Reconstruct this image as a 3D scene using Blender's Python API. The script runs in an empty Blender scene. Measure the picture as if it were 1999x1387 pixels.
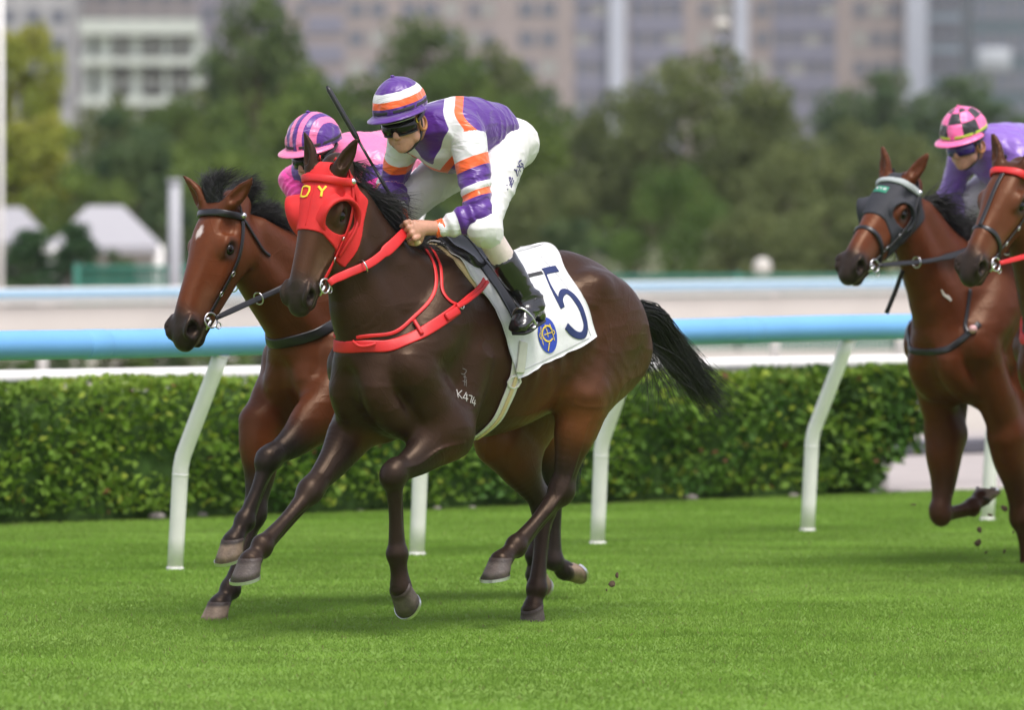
import bpy, math, random, os
import numpy as np
from mathutils import Vector, Matrix
from mathutils.bvhtree import BVHTree

random.seed(7); RNG = np.random.default_rng(7)
SC = bpy.context.scene

# ------------------------------------------------------------------ camera
FPX, CAMZ = 12400.0, 1.75                 # focal length in photograph pixels (1999 wide), eye height
PITCH = math.atan(256.5 / FPX)
cam_d = bpy.data.cameras.new('camera'); cam = bpy.data.objects.new('camera', cam_d)
SC.collection.objects.link(cam); SC.camera = cam
cam.location = (0, 0, CAMZ); cam.rotation_euler = (math.pi / 2 - PITCH, 0, 0)
cam_d.sensor_width = 36; cam_d.lens = FPX / 1999 * 36
cam_d.clip_start = 1; cam_d.clip_end = 3000
cam_d.dof.use_dof = True; cam_d.dof.focus_distance = 26.9; cam_d.dof.aperture_fstop = 3.1

# ------------------------------------------------------------------ daylight
SUN_EL, SUN_AZ = math.radians(66), math.radians(150)   # azimuth clockwise from +Y (the view direction)
w = bpy.data.worlds.new('World'); SC.world = w; w.use_nodes = True
nt = w.node_tree; nt.nodes.clear()
sky = nt.nodes.new('ShaderNodeTexSky'); sky.sky_type = 'NISHITA'; sky.sun_disc = False
sky.sun_elevation = SUN_EL; sky.sun_rotation = SUN_AZ; sky.air_density = 1.0; sky.dust_density = 2.5; sky.ozone_density = 1.0
hs = nt.nodes.new('ShaderNodeHueSaturation'); hs.inputs['Saturation'].default_value = 0.42
bg = nt.nodes.new('ShaderNodeBackground'); bg.inputs['Strength'].default_value = 0.125
wo = nt.nodes.new('ShaderNodeOutputWorld')
tn = nt.nodes.new('ShaderNodeVectorMath'); tn.operation = 'MULTIPLY'; tn.inputs[1].default_value = (1.03, .975, 1.015)      # slightly magenta white balance of the cloud light
nt.links.new(sky.outputs[0], hs.inputs['Color']); nt.links.new(hs.outputs[0], tn.inputs[0]); nt.links.new(tn.outputs[0], bg.inputs[0]); nt.links.new(bg.outputs[0], wo.inputs[0])
sun_d = bpy.data.lights.new('sun', 'SUN'); sun_d.energy = 1.5; sun_d.angle = math.radians(20); sun_d.color = (1, .96, .9)
sun = bpy.data.objects.new('sun', sun_d); SC.collection.objects.link(sun)
_sd = Vector((math.sin(SUN_AZ) * math.cos(SUN_EL), math.cos(SUN_AZ) * math.cos(SUN_EL), math.sin(SUN_EL)))
sun.rotation_euler = _sd.to_track_quat('Z', 'Y').to_euler()
SC.view_settings.view_transform = 'Standard'; SC.view_settings.look = 'None'
SC.view_settings.exposure = 0.97; SC.view_settings.gamma = 1.0
try: SC.view_settings.use_curve_mapping = False
except Exception: pass

# ------------------------------------------------------------------ frames: the horses gallop along the rail, 40 degrees off the view axis
TH = math.radians(40)
HV = np.array([-math.sin(TH), -math.cos(TH), 0.]); LV = np.array([math.cos(TH), -math.sin(TH), 0.])
FV = np.array([0, math.cos(PITCH), -math.sin(PITCH)]); UV = np.array([0, math.sin(PITCH), math.cos(PITCH)])
CP = np.array([0, 0, CAMZ])
def sight(px, py): return FV + np.array([1., 0, 0]) * ((px - 999.5) / FPX) - UV * ((py - 693.5) / FPX)
def at_depth(px, py, Y):
    d = sight(px, py); return CP + d * (Y / d[1])
def on_ground(px, py):
    d = sight(px, py); return CP + d * (-CAMZ / d[2])
class Frame:
    """gallop frame: x forward, y to the horse's left, z up, origin on the turf"""
    def __init__(s, ox, oy, oz=0.):
        s.O = np.array([ox, oy, oz])
    def loc(s, px, py, lat):
        d = sight(px, py); t = ((s.O - CP) @ LV + lat) / (d @ LV); P = CP + t * d - s.O
        return np.array([P @ HV, P @ LV, P[2]])
    def to_local(s, P):
        P = np.asarray(P) - s.O; return np.array([P @ HV, P @ LV, P[2]])
    def ray(s, px, py):
        d = sight(px, py); return s.to_local(CP), np.array([d @ HV, d @ LV, d[2]]) / np.linalg.norm(d)
    def place(s, o):
        o.location = Vector(s.O); o.rotation_euler = (0, 0, math.atan2(HV[1], HV[0]))

# ------------------------------------------------------------------ objects
def link(o, parent=None):
    SC.collection.objects.link(o)
    if parent is not None: o.parent = parent
    return o
def tag(o, label=None, cat=None, group=None, kind=None):
    if label: o['label'] = label
    if cat: o['category'] = cat
    if group: o['group'] = group
    if kind: o['kind'] = kind
    return o
def empty(name, loc=(0, 0, 0), rz=0):
    o = bpy.data.objects.new(name, None); SC.collection.objects.link(o)
    o.location = Vector(loc); o.rotation_euler = (0, 0, rz); o.empty_display_size = .2
    return o
def mesh_from(name, V, F, mat=None, smooth=True, cols=None, attrs=None):
    V = np.asarray(V, np.float32); me = bpy.data.meshes.new(name)
    if isinstance(F, np.ndarray):
        n, k = F.shape
        me.vertices.add(len(V)); me.vertices.foreach_set('co', V.ravel())
        me.loops.add(n * k); me.loops.foreach_set('vertex_index', F.astype(np.int32).ravel())
        me.polygons.add(n); me.polygons.foreach_set('loop_start', np.arange(0, n * k, k, dtype=np.int32))
        try: me.polygons.foreach_set('loop_total', np.full(n, k, np.int32))
        except Exception: pass
        me.update(calc_edges=True); me.validate()
    else:
        me.from_pydata([tuple(map(float, v)) for v in V], [], F); me.update()
    if smooth: me.polygons.foreach_set('use_smooth', np.ones(len(me.polygons), bool))
    if cols is not None:
        a = me.color_attributes.new('Col', 'FLOAT_COLOR', 'POINT')
        c = np.ones((len(V), 4), np.float32); c[:, :3] = cols; a.data.foreach_set('color', c.ravel())
    for k, v in (attrs or {}).items():
        a = me.attributes.new(k, 'FLOAT', 'POINT'); a.data.foreach_set('value', np.asarray(v, np.float32))
    if mat: me.materials.append(mat)
    return me
def obj(name, V, F, mat=None, parent=None, smooth=True, cols=None, attrs=None):
    return link(bpy.data.objects.new(name, mesh_from(name, V, F, mat, smooth, cols, attrs)), parent)

class MB:
    """collects simple shapes into one mesh"""
    def __init__(s): s.v = []; s.f = []; s.n = 0
    def add(s, V, F):
        V = np.asarray(V, float); s.v.append(V); s.f += [tuple(int(i) + s.n for i in f) for f in F]; s.n += len(V); return s
    def box(s, c, d, R=None, bev=0.0):
        c = np.asarray(c, float); h = np.asarray(d, float) / 2
        if bev > 0:
            b = min(bev, *(h * .9)); V = []; pts = []
            for sx in (-1, 1):
                for sy in (-1, 1):
                    for sz in (-1, 1):
                        for ax in range(3):
                            p = np.array([sx, sy, sz]) * (h - b); p[ax] = (sx, sy, sz)[ax] * h[ax]; V.append(p)
            import bmesh as _b
            bm = _b.new(); [bm.verts.new(p) for p in V]; _b.ops.convex_hull(bm, input=bm.verts); bm.verts.index_update()
            V = np.array([v.co[:] for v in bm.verts]); F = [[v.index for v in f.verts] for f in bm.faces]; bm.free()
        else:
            V = np.array([[x, y, z] for x in (-h[0], h[0]) for y in (-h[1], h[1]) for z in (-h[2], h[2])])
            F = [(0, 1, 3, 2), (4, 6, 7, 5), (0, 4, 5, 1), (2, 3, 7, 6), (0, 2, 6, 4), (1, 5, 7, 3)]
        if R is not None: V = V @ np.asarray(R).T
        return s.add(V + c, F)
    def tube(s, P, r, n=10, cap=True, sy=1.0):
        P = np.asarray(P, float); m = len(P); r = np.broadcast_to(np.asarray(r, float), (m,))
        T = np.gradient(P, axis=0); T /= np.linalg.norm(T, axis=1)[:, None] + 1e-12
        a = np.array([0, 0, 1.]) if abs(T[0][2]) < .9 else np.array([1., 0, 0])
        V = []
        for i in range(m):
            a = a - T[i] * (a @ T[i]); a /= np.linalg.norm(a); b = np.cross(T[i], a)
            for k in range(n):
                q = 2 * math.pi * k / n; V.append(P[i] + r[i] * (math.cos(q) * a * sy + math.sin(q) * b))
        F = [(i * n + k, i * n + (k + 1) % n, (i + 1) * n + (k + 1) % n, (i + 1) * n + k) for i in range(m - 1) for k in range(n)]
        if cap: F += [tuple(range(n))[::-1], tuple((m - 1) * n + k for k in range(n))]
        return s.add(V, F)
    def ball(s, c, r, n=12, m=8):
        r = np.broadcast_to(np.asarray(r, float), (3,)); V = [np.array([0, 0, -1.])]
        for j in range(1, m):
            t = -math.pi / 2 + math.pi * j / m
            V += [np.array([math.cos(t) * math.cos(2 * math.pi * k / n), math.cos(t) * math.sin(2 * math.pi * k / n), math.sin(t)]) for k in range(n)]
        V.append(np.array([0, 0, 1.])); F = [(0, 1 + (k + 1) % n, 1 + k) for k in range(n)]
        for j in range(m - 2):
            F += [(1 + j * n + k, 1 + j * n + (k + 1) % n, 1 + (j + 1) * n + (k + 1) % n, 1 + (j + 1) * n + k) for k in range(n)]
        e = len(V) - 1; b = 1 + (m - 2) * n; F += [(b + k, b + (k + 1) % n, e) for k in range(n)]
        return s.add(np.array(V) * r + np.asarray(c), F)
    def torus(s, c, R, r, nrm=(0, 1, 0), n=24, m=8, a0=0, a1=2 * math.pi, Rb=None, up=None):
        nrm = np.asarray(nrm, float); nrm /= np.linalg.norm(nrm)
        a = np.asarray(up, float) if up is not None else (np.array([0, 0, 1.]) if abs(nrm[2]) < .9 else np.array([1., 0, 0]))
        a = a - nrm * (a @ nrm); a /= np.linalg.norm(a); b = np.cross(nrm, a); Rb = Rb or R
        full = abs(a1 - a0 - 2 * math.pi) < 1e-6; k = n if full else n + 1; V = []
        for i in range(k):
            q = a0 + (a1 - a0) * i / n; o = math.cos(q) * a * R + math.sin(q) * b * Rb; on = o / np.linalg.norm(o)
            V += [np.asarray(c) + o + r * (math.cos(p) * on + math.sin(p) * nrm) for p in np.linspace(0, 2 * math.pi, m, endpoint=False)]
        F = [(i * m + j, i * m + (j + 1) % m, ((i + 1) % k) * m + (j + 1) % m, ((i + 1) % k) * m + j) for i in range(n) for j in range(m)]
        return s.add(V, F)
    def build(s, name, mat, parent=None, smooth=True):
        o = obj(name, np.concatenate(s.v), s.f, mat, parent, smooth)
        return o
def flat_by_angle(o, deg=40):
    me = o.data
    try: me.set_sharp_from_angle(angle=math.radians(deg))
    except Exception: pass
    return o

# ------------------------------------------------------------------ materials
def mat(name, col=(.5, .5, .5), rough=.5, metal=0., spec=.5, vcol=False, noise=0., nscale=20., bump=0., bscale=60., sheen=0., coat=0., trans=None, emit=None):
    m = bpy.data.materials.new(name); m.use_nodes = True; t = m.node_tree; b = t.nodes['Principled BSDF']; N = t.nodes.new; K = t.links.new
    b.inputs['Roughness'].default_value = rough; b.inputs['Metallic'].default_value = metal
    b.inputs['Specular IOR Level'].default_value = spec
    if sheen: b.inputs['Sheen Weight'].default_value = sheen
    if coat: b.inputs['Coat Weight'].default_value = coat; b.inputs['Coat Roughness'].default_value = .15
    tc = N('ShaderNodeTexCoord')
    if vcol:
        a = N('ShaderNodeAttribute'); a.attribute_name = 'Col'; src = a.outputs['Color']
    else:
        a = N('ShaderNodeRGB'); a.outputs[0].default_value = (*col, 1); src = a.outputs[0]
    if noise:
        nz = N('ShaderNodeTexNoise'); nz.inputs['Scale'].default_value = nscale; nz.inputs['Detail'].default_value = 5
        K(tc.outputs['Object'], nz.inputs['Vector'])
        mr = N('ShaderNodeMapRange'); mr.inputs[3].default_value = 1 - noise; mr.inputs[4].default_value = 1 + noise
        mr.inputs[1].default_value = .25; mr.inputs[2].default_value = .75; K(nz.outputs[0], mr.inputs[0])
        mx = N('ShaderNodeVectorMath'); mx.operation = 'SCALE'; K(src, mx.inputs[0]); K(mr.outputs[0], mx.inputs['Scale']); src = mx.outputs[0]
    K(src, b.inputs['Base Color'])
    if bump:
        nz = N('ShaderNodeTexNoise'); nz.inputs['Scale'].default_value = bscale; nz.inputs['Detail'].default_value = 4
        K(tc.outputs['Object'], nz.inputs['Vector'])
        bp = N('ShaderNodeBump'); bp.inputs['Strength'].default_value = bump; bp.inputs['Distance'].default_value = .01
        K(nz.outputs[0], bp.inputs['Height']); K(bp.outputs[0], b.inputs['Normal'])
    if emit: b.inputs['Emission Color'].default_value = (*emit, 1); b.inputs['Emission Strength'].default_value = 1
    return m

def leafy(m, w_=.4):
    """let part of the light pass through thin leaves"""
    t = m.node_tree; b = t.nodes['Principled BSDF']; out = [n for n in t.nodes if n.type == 'OUTPUT_MATERIAL'][0]; tr = t.nodes.new('ShaderNodeBsdfTranslucent'); mx = t.nodes.new('ShaderNodeMixShader'); mx.inputs[0].default_value = w_
    src = b.inputs['Base Color'].links[0].from_socket; t.links.new(src, tr.inputs['Color']); t.links.new(b.outputs[0], mx.inputs[1]); t.links.new(tr.outputs[0], mx.inputs[2]); t.links.new(mx.outputs[0], out.inputs['Surface']); return m

# ------------------------------------------------------------------ sculpting with distance fields
def smooth_chain(pts, n):
    P = np.asarray(pts, float)
    if len(P) < 3 or n <= 1:
        return P if n <= 1 else np.concatenate([P[0] + (P[-1] - P[0]) * np.linspace(0, 1, n + 1)[:, None]]) if len(P) == 2 else P
    out = []
    for i in range(len(P) - 1):
        p0 = P[i - 1] if i else 2 * P[0] - P[1]; p1, p2 = P[i], P[i + 1]; p3 = P[i + 2] if i + 2 < len(P) else 2 * P[-1] - P[-2]
        for j in range(n):
            t = j / n; out.append(.5 * (2 * p1 + (p2 - p0) * t + (2 * p0 - 5 * p1 + 4 * p2 - p3) * t * t + (3 * p1 - p0 - 3 * p2 + p3) * t ** 3))
    out.append(P[-1]); return np.array(out)
class Field:
    def __init__(s, lo, hi, v):
        s.lo = np.asarray(lo, float); s.v = v; s.n = np.ceil((np.asarray(hi) - s.lo) / v).astype(int) + 1
        s.F = np.full(s.n, .5, np.float32)
        s.ax = [(s.lo[i] + v * np.arange(s.n[i])).astype(np.float32) for i in range(3)]
    def blk(s, lo, hi):
        a = np.clip(np.floor((np.asarray(lo) - s.lo) / s.v).astype(int), 0, s.n); b = np.clip(np.ceil((np.asarray(hi) - s.lo) / s.v).astype(int) + 1, 0, s.n)
        return tuple(slice(a[i], max(b[i], a[i])) for i in range(3))
    def xyz(s, sl): return s.ax[0][sl[0]][:, None, None], s.ax[1][sl[1]][None, :, None], s.ax[2][sl[2]][None, None, :]
    def merge(s, sl, D, k, op):
        A = s.F[sl]
        if op == 'u':
            h = np.maximum(k - np.abs(A - D), 0) / max(k, 1e-6); s.F[sl] = np.minimum(A, D) - h * h * (k * .25)
        else:
            D = -D; h = np.maximum(k - np.abs(A - D), 0) / max(k, 1e-6); s.F[sl] = np.maximum(A, D) + h * h * (k * .25)
    def tube(s, pts, k=.03, n=4, side=(0, 1, 0), op='u'):
        """pts: (x,y,z, radius across, radius along side)"""
        P = np.asarray([(*p, p[3]) if len(p) == 4 else p for p in pts], float); S = smooth_chain(P, n) if len(P) > 2 else P
        m = k + 2 * s.v; R = S[:, 3:5].max(1)[:, None]
        sl = s.blk((S[:, :3] - R).min(0) - m, (S[:, :3] + R).max(0) + m)
        D = np.full([q.stop - q.start for q in sl], .5, np.float32)
        if D.size == 0: return
        for a, b in zip(S[:-1], S[1:]):
            r = max(a[3], a[4], b[3], b[4]) + m
            g = s.blk(np.minimum(a[:3], b[:3]) - r, np.maximum(a[:3], b[:3]) + r)
            g = tuple(slice(max(p.start, q.start), max(min(p.stop, q.stop), max(p.start, q.start))) for p, q in zip(g, sl))
            X, Y, Z = s.xyz(g)
            if X.size == 0 or Y.size == 0 or Z.size == 0: continue
            w = b[:3] - a[:3]; l = np.linalg.norm(w) + 1e-9; w = w / l
            sd = np.asarray(side, float); sd = sd - w * (sd @ w)
            if np.linalg.norm(sd) < .05: sd = np.array([1., 0, 0]) - w * w[0]
            sd /= np.linalg.norm(sd); u = np.cross(w, sd)
            f = np.float32
            ax = (X - f(a[0])) * f(w[0]) + (Y - f(a[1])) * f(w[1]) + (Z - f(a[2])) * f(w[2])
            t = np.clip(ax / f(l), 0, 1); ax = ax - t * f(l)
            us = (X - f(a[0])) * f(u[0]) + (Y - f(a[1])) * f(u[1]) + (Z - f(a[2])) * f(u[2])
            ss = (X - f(a[0])) * f(sd[0]) + (Y - f(a[1])) * f(sd[1]) + (Z - f(a[2])) * f(sd[2])
            ra = f(a[3]) + t * f(b[3] - a[3]); rb = f(a[4]) + t * f(b[4] - a[4]); rm = np.minimum(ra, rb)
            uu, s2, aa = us / ra, ss / rb, ax / rm
            k0 = np.sqrt(uu * uu + s2 * s2 + aa * aa); k1 = np.sqrt((uu / ra) ** 2 + (s2 / rb) ** 2 + (aa / rm) ** 2) + f(1e-4)
            d = k0 * (k0 - 1) / k1
            h = tuple(slice(g[i].start - sl[i].start, g[i].stop - sl[i].start) for i in range(3))
            D[h] = np.minimum(D[h], d)
        s.merge(sl, D, k, op)
    def ball(s, c, r, k=.03, axes=None, op='u'):
        r = np.broadcast_to(np.asarray(r, float), (3,)); c = np.asarray(c, float); M = r.max() + k + 2 * s.v
        sl = s.blk(c - M, c + M); X, Y, Z = s.xyz(sl)
        if X.size == 0 or Y.size == 0 or Z.size == 0: return
        A = np.eye(3) if axes is None else np.asarray(axes, float)
        q = [((X - c[0]) * A[i][0] + (Y - c[1]) * A[i][1] + (Z - c[2]) * A[i][2]).astype(np.float32) for i in range(3)]
        k0 = np.sqrt(sum((q[i] / r[i]) ** 2 for i in range(3))); k1 = np.sqrt(sum((q[i] / r[i] ** 2) ** 2 for i in range(3))) + 1e-4
        s.merge(sl, (k0 * (k0 - 1) / k1).astype(np.float32), k, op)
    def mesh(s, smooth=2, F=None, lam=.5):
        return surface_nets(s.F if F is None else F, s.lo, s.v, smooth, lam)
def surface_nets(F, lo, v, smooth=1, lam=.5):
    N = F < 0; n = np.array(F.shape)
    c = np.zeros(n - 1, np.uint8)
    for dx in (0, 1):
        for dy in (0, 1):
            for dz in (0, 1): c += N[dx:n[0] - 1 + dx, dy:n[1] - 1 + dy, dz:n[2] - 1 + dz]
    I = np.argwhere((c > 0) & (c < 8)); ID = np.full(n - 1, -1, np.int32); ID[tuple(I.T)] = np.arange(len(I))
    off = np.array([[x, y, z] for x in (0, 1) for y in (0, 1) for z in (0, 1)])
    val = [F[tuple((I + o).T)] for o in off]; acc = np.zeros((len(I), 3)); cnt = np.zeros(len(I))
    for a in range(8):
        for b in range(a + 1, 8):
            d = off[b] - off[a]
            if np.abs(d).sum() != 1: continue
            e = (val[a] < 0) != (val[b] < 0); t = np.where(e, val[a] / np.where(e, val[a] - val[b], 1), 0)
            acc += np.where(e[:, None], off[a] + t[:, None] * d, 0); cnt += e
    V = lo + v * (I + acc / cnt[:, None]); Q = []
    for ax in range(3):
        sl0 = [slice(1, -1)] * 3; sl0[ax] = slice(0, -1); sl1 = list(sl0); sl1[ax] = slice(1, None)
        A, B = N[tuple(sl0)], N[tuple(sl1)]; E = np.argwhere(A != B)
        if len(E) == 0: continue
        sg = A[tuple(E.T)]; o = np.ones(3, int); o[ax] = 0; E = E + o
        p, q = [(1, 2), (2, 0), (0, 1)][ax]; ep = np.zeros(3, int); eq = np.zeros(3, int); ep[p] = 1; eq[q] = 1
        f = np.stack([ID[tuple((E - ep - eq).T)], ID[tuple((E - eq).T)], ID[tuple(E.T)], ID[tuple((E - ep).T)]], 1)
        f[~sg] = f[~sg][:, ::-1]; Q.append(f)
    Q = np.concatenate(Q); Q = Q[(Q >= 0).all(1)]
    if smooth:
        a = np.concatenate([Q[:, [0, 1]], Q[:, [1, 2]], Q[:, [2, 3]], Q[:, [3, 0]]]); a = np.concatenate([a, a[:, ::-1]])
        deg = np.bincount(a[:, 0], minlength=len(V))[:, None] + 1e-9
        for it in range(smooth * 2):
            S = np.stack([np.bincount(a[:, 0], V[a[:, 1], i], minlength=len(V)) for i in range(3)], 1) / deg
            V = V + (lam if it % 2 == 0 else -lam * .98) * (S - V)
    return V, Q
def vnormals(V, Q):
    n = np.cross(V[Q[:, 2]] - V[Q[:, 0]], V[Q[:, 3]] - V[Q[:, 1]]); out = np.zeros_like(V)
    for i in range(4):
        for j in range(3): out[:, j] += np.bincount(Q[:, i], n[:, j], minlength=len(V))
    return out / (np.linalg.norm(out, axis=1)[:, None] + 1e-12)
def sstep(a, b, x):
    t = np.clip((x - a) / (b - a), 0, 1); return t * t * (3 - 2 * t)
def lerp(a, b, t): return np.asarray(a) + (np.asarray(b) - np.asarray(a)) * t
def mixc(a, b, t): return np.asarray(a) * (1 - t[:, None]) + np.asarray(b) * t[:, None]
_h = np.random.default_rng(3).random((64, 64, 64)).astype(np.float32)
def vnoise(P, s):
    p = np.asarray(P) * s; i = np.floor(p).astype(int); f = p - i; f = f * f * (3 - 2 * f); r = 0
    for dx in (0, 1):
        for dy in (0, 1):
            for dz in (0, 1):
                wt = (f[:, 0] if dx else 1 - f[:, 0]) * (f[:, 1] if dy else 1 - f[:, 1]) * (f[:, 2] if dz else 1 - f[:, 2])
                r = r + wt * _h[(i[:, 0] + dx) % 64, (i[:, 1] + dy) % 64, (i[:, 2] + dz) % 64]
    return r
# ================================================================== setting
def sheet(name, pts, z, m, kind='structure'):
    V = [(p[0], p[1], z) for p in pts]; o = obj(name, V, [tuple(range(len(V)))], m, None, False); return tag(o, kind=kind)
def turf_material():
    m = mat('turf', rough=.9, spec=.15); t = m.node_tree; b = t.nodes['Principled BSDF']; N = t.nodes.new; K = t.links.new; tc = N('ShaderNodeTexCoord')
    n1 = N('ShaderNodeTexNoise'); n1.inputs['Scale'].default_value = 1.4; n1.inputs['Detail'].default_value = 6; K(tc.outputs['Object'], n1.inputs[0])
    r = N('ShaderNodeValToRGB'); r.color_ramp.elements[0].position = .3; r.color_ramp.elements[1].position = .72
    r.color_ramp.elements[0].color = (.150, .262, .045, 1); r.color_ramp.elements[1].color = (.195, .312, .060, 1); K(n1.outputs[0], r.inputs[0])
    K(r.outputs[0], b.inputs['Base Color'])
    n2 = N('ShaderNodeTexNoise'); n2.inputs['Scale'].default_value = 120; K(tc.outputs['Object'], n2.inputs[0])
    bp = N('ShaderNodeBump'); bp.inputs['Strength'].default_value = .5; bp.inputs['Distance'].default_value = .02; K(n2.outputs[0], bp.inputs['Height']); K(bp.outputs[0], b.inputs['Normal'])
    return m
M_turf = turf_material()
M_sand = mat('sand', (.42, .385, .335), .95, spec=.1, noise=.12, nscale=.4, bump=.4, bscale=8)
M_path = mat('path_paving', (.37, .335, .315), .9, spec=.2, noise=.10, nscale=2, bump=.2, bscale=30)
M_white = mat('white_plastic', (.82, .81, .77), .42, noise=.06, nscale=6, bump=.05, bscale=40)
M_blue = mat('pale_blue_plastic', (.165, .40, .74), .5, spec=.3, noise=.06, nscale=3, bump=.04, bscale=20)
M_cream = mat('cream_board', (.60, .56, .51), .6, noise=.05, nscale=1)
EDGE = [on_ground(0, 1028), on_ground(1750, 965)]                # line where turf meets the hedge
ed = (EDGE[1] - EDGE[0]); ed /= np.linalg.norm(ed); en = np.array([-ed[1], ed[0], 0])     # en points away from the track
e0, e1 = EDGE[0] - ed * 60, EDGE[1] + ed * 80
sheet('ground', [(-900, -60), (900, -60), (900, 1500), (-900, 1500)], -.03, mat('far_ground', (.20, .20, .13), .95, spec=.1, noise=.2, nscale=.05))
sheet('sand_track', [tuple((EDGE[0] - ed * 90 + en * 6.5)[:2]), tuple((EDGE[1] + ed * 140 + en * 6.5)[:2]), tuple((EDGE[1] + ed * 140 + en * 66)[:2]), tuple((EDGE[0] - ed * 90 + en * 66)[:2])], -.008, M_sand)
sheet('path', [tuple((e0 - en * .1)[:2]), tuple((e1 - en * .1)[:2]), tuple((e1 + en * 9)[:2]), tuple((e0 + en * 9)[:2])], -.004, M_path)
sheet('turf', [tuple(e1[:2]), tuple(e0[:2]), tuple((e0 - en * 70)[:2]), tuple((e1 - en * 70)[:2])], 0.0, M_turf)

sheet('hedge_bed', [tuple((EDGE[0] - ed * 20 - en * .02)[:2]), tuple((EDGE[1] + ed * .05 - en * .02)[:2]), tuple((EDGE[1] + ed * .05 + en * .72)[:2]), tuple((EDGE[0] - ed * 20 + en * .72)[:2])], .004, mat('bed_soil', (.060, .052, .030), .95, spec=.1, noise=.3, nscale=9, bump=.5, bscale=30))
# grass blades on the turf that the camera looks along
def grass():
    n = 760000; Y = 21.8 + (RNG.random(n) ** .8) * 21.5; X = (RNG.random(n) - .5) * (Y * .1614 + 2.6); X = np.where(RNG.random(n) < .2, X * 2.6, X)
    P = np.stack([X, Y, np.zeros(n)], 1); keep = ((P - EDGE[0]) @ en) < .12; P = P[keep]; n = len(P)
    a = RNG.random(n) * 6.283; d = np.stack([np.cos(a), np.sin(a), 0 * a], 1); h = .006 + .009 * RNG.random(n) + .008 * vnoise(P + 50, 1.7)
    lean = (RNG.normal(size=(n, 2)) * .012); wd = (.0026 + .0022 * RNG.random(n))[:, None]
    tip = P + np.stack([lean[:, 0], lean[:, 1], h], 1); mid = P + np.stack([lean[:, 0] * .35, lean[:, 1] * .35, h * .55], 1)
    V = np.stack([P - d * wd, P + d * wd, tip], 1).reshape(-1, 3); F = np.arange(n * 3).reshape(n, 3)
    g = vnoise(P + 20, .9); g2 = vnoise(P + 7, 4.); rn = RNG.random(n)
    c = np.array([.182, .312, .047]) * (1 - g[:, None]) + np.array([.228, .362, .067]) * g[:, None]
    st = vnoise(P * np.array([1.1, 3.2, 1]) + 31, 1.); c = c * (.86 + .28 * st[:, None]); c = c * (.88 + .22 * g2[:, None]) * (.93 + .14 * rn[:, None]); dry = (rn > .985)[:, None]; c = np.where(dry, [.20, .19, .08], c)
    me = mesh_from('grass', V, F, None, True, cols=np.repeat(c, 3, 0))
    me.materials.append(leafy(mat('grass_blade', vcol=True, rough=.7, spec=.12), .5)); tag(link(bpy.data.objects.new('grass', me)), 'short mown green grass of the racetrack', kind='stuff')
grass()

# near running rail -----------------------------------------------------
RL = -21.88; RU0 = -23.43; RSP = 1.745                          # line of post feet, first post, spacing (gallop-frame u)
W0 = Frame(0, 0)
def uv(u, l, z=0.): return HV * u + LV * l + np.array([0, 0, z])
rr_ = empty('running_rail', uv(RU0, RL)); tag(rr_, 'sky blue tubular running rail on bent white posts beside the turf', 'rail')
def rel(o, P): return np.asarray(P) - np.array(o.location)
b = MB(); us = np.linspace(12, -60, 90) + RU0 + 4
b.tube([rel(rr_, uv(u, RL + .298, 1.160 + .004 * math.sin(u * 1.7))) for u in us], .072, 20); b.build('top_rail', M_blue, rr_)
jm = None
for u in np.arange(-3.1, -60, -5.235):
    if jm is None: b = MB(); b.tube([-HV * .075, -HV * .07, HV * .07, HV * .075], [.0725, .0742, .0742, .0725], 20); j_ = b.build('joint_sleeve', M_blue, rr_); jm = j_.data
    else: j_ = link(bpy.data.objects.new('joint_sleeve', jm), rr_)
    j_.location = Vector(rel(rr_, uv(u + RU0 + 4, RL + .298, 1.160 + .004 * math.sin((u + RU0 + 4) * 1.7))))
post_me = None
for k in range(-3, 16):
    u = RU0 - k * RSP + ([0, -.12, .12, -.02, -.02][k] if 0 <= k < 5 else 0)
    if post_me is None:
        b = MB(); P = [LV * .035 * t + np.array([0, 0, .55 * t]) for t in (0, .3, .6, .94)]
        P += [LV * (.035 + .255 * t) + np.array([0, 0, .55 + .54 * t]) for t in np.linspace(.05, 1, 8)]
        b.tube(P, .040, 14); b.tube([LV * .28 + [0, 0, 1.085], LV * .293 + [0, 0, 1.105]], [.03, .05], 12)
        po = b.build('post', M_white, rr_); post_me = po.data
        b = MB(); b.tube([(0, 0, .0), (0, 0, .016)], [.046, .044], 14); b.box(-HV * .035 + [0, 0, .006], (.05, .04, .010)); bs = b.build('base_plate', M_white, po); base_me = bs.data
        b = MB(); b.tube([LV * .030 + [0, 0, .478], LV * .031 + [0, 0, .490]], [.0408, .0408], 14); sl = b.build('joint_sleeve', M_white, po); sl_me = sl.data
    else:
        po = link(bpy.data.objects.new('post', post_me), rr_); link(bpy.data.objects.new('base_plate', base_me), po); link(bpy.data.objects.new('joint_sleeve', sl_me), po)
    po.location = Vector(rel(rr_, uv(u, RL, 0))); po.rotation_euler = (RNG.normal() * .006, RNG.normal() * .006, RNG.normal() * .03)

# low white rail behind the hedge ---------------------------------------
r0 = EDGE[0] + en * .80; lr = empty('low_white_rail', tuple(r0)); tag(lr, 'low white rail on straight posts running just behind the hedge', 'rail')
b = MB(); b.tube([rel(lr, r0 + ed * t + [0, 0, .835]) for t in np.linspace(-8, 30, 40)], .044, 12); b.build('top_rail', M_white, lr)
pm = None; t1 = (on_ground(1800, 956) - r0) @ ed
for k in range(-6, 12):
    if pm is None: b = MB(); b.tube([(0, 0, 0), (0, 0, .80)], .036, 12); p = b.build('post', M_white, lr); pm = p.data
    else: p = link(bpy.data.objects.new('post', pm), lr)
    p.location = Vector(rel(lr, r0 + ed * (t1 + k * 1.75)))
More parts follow.
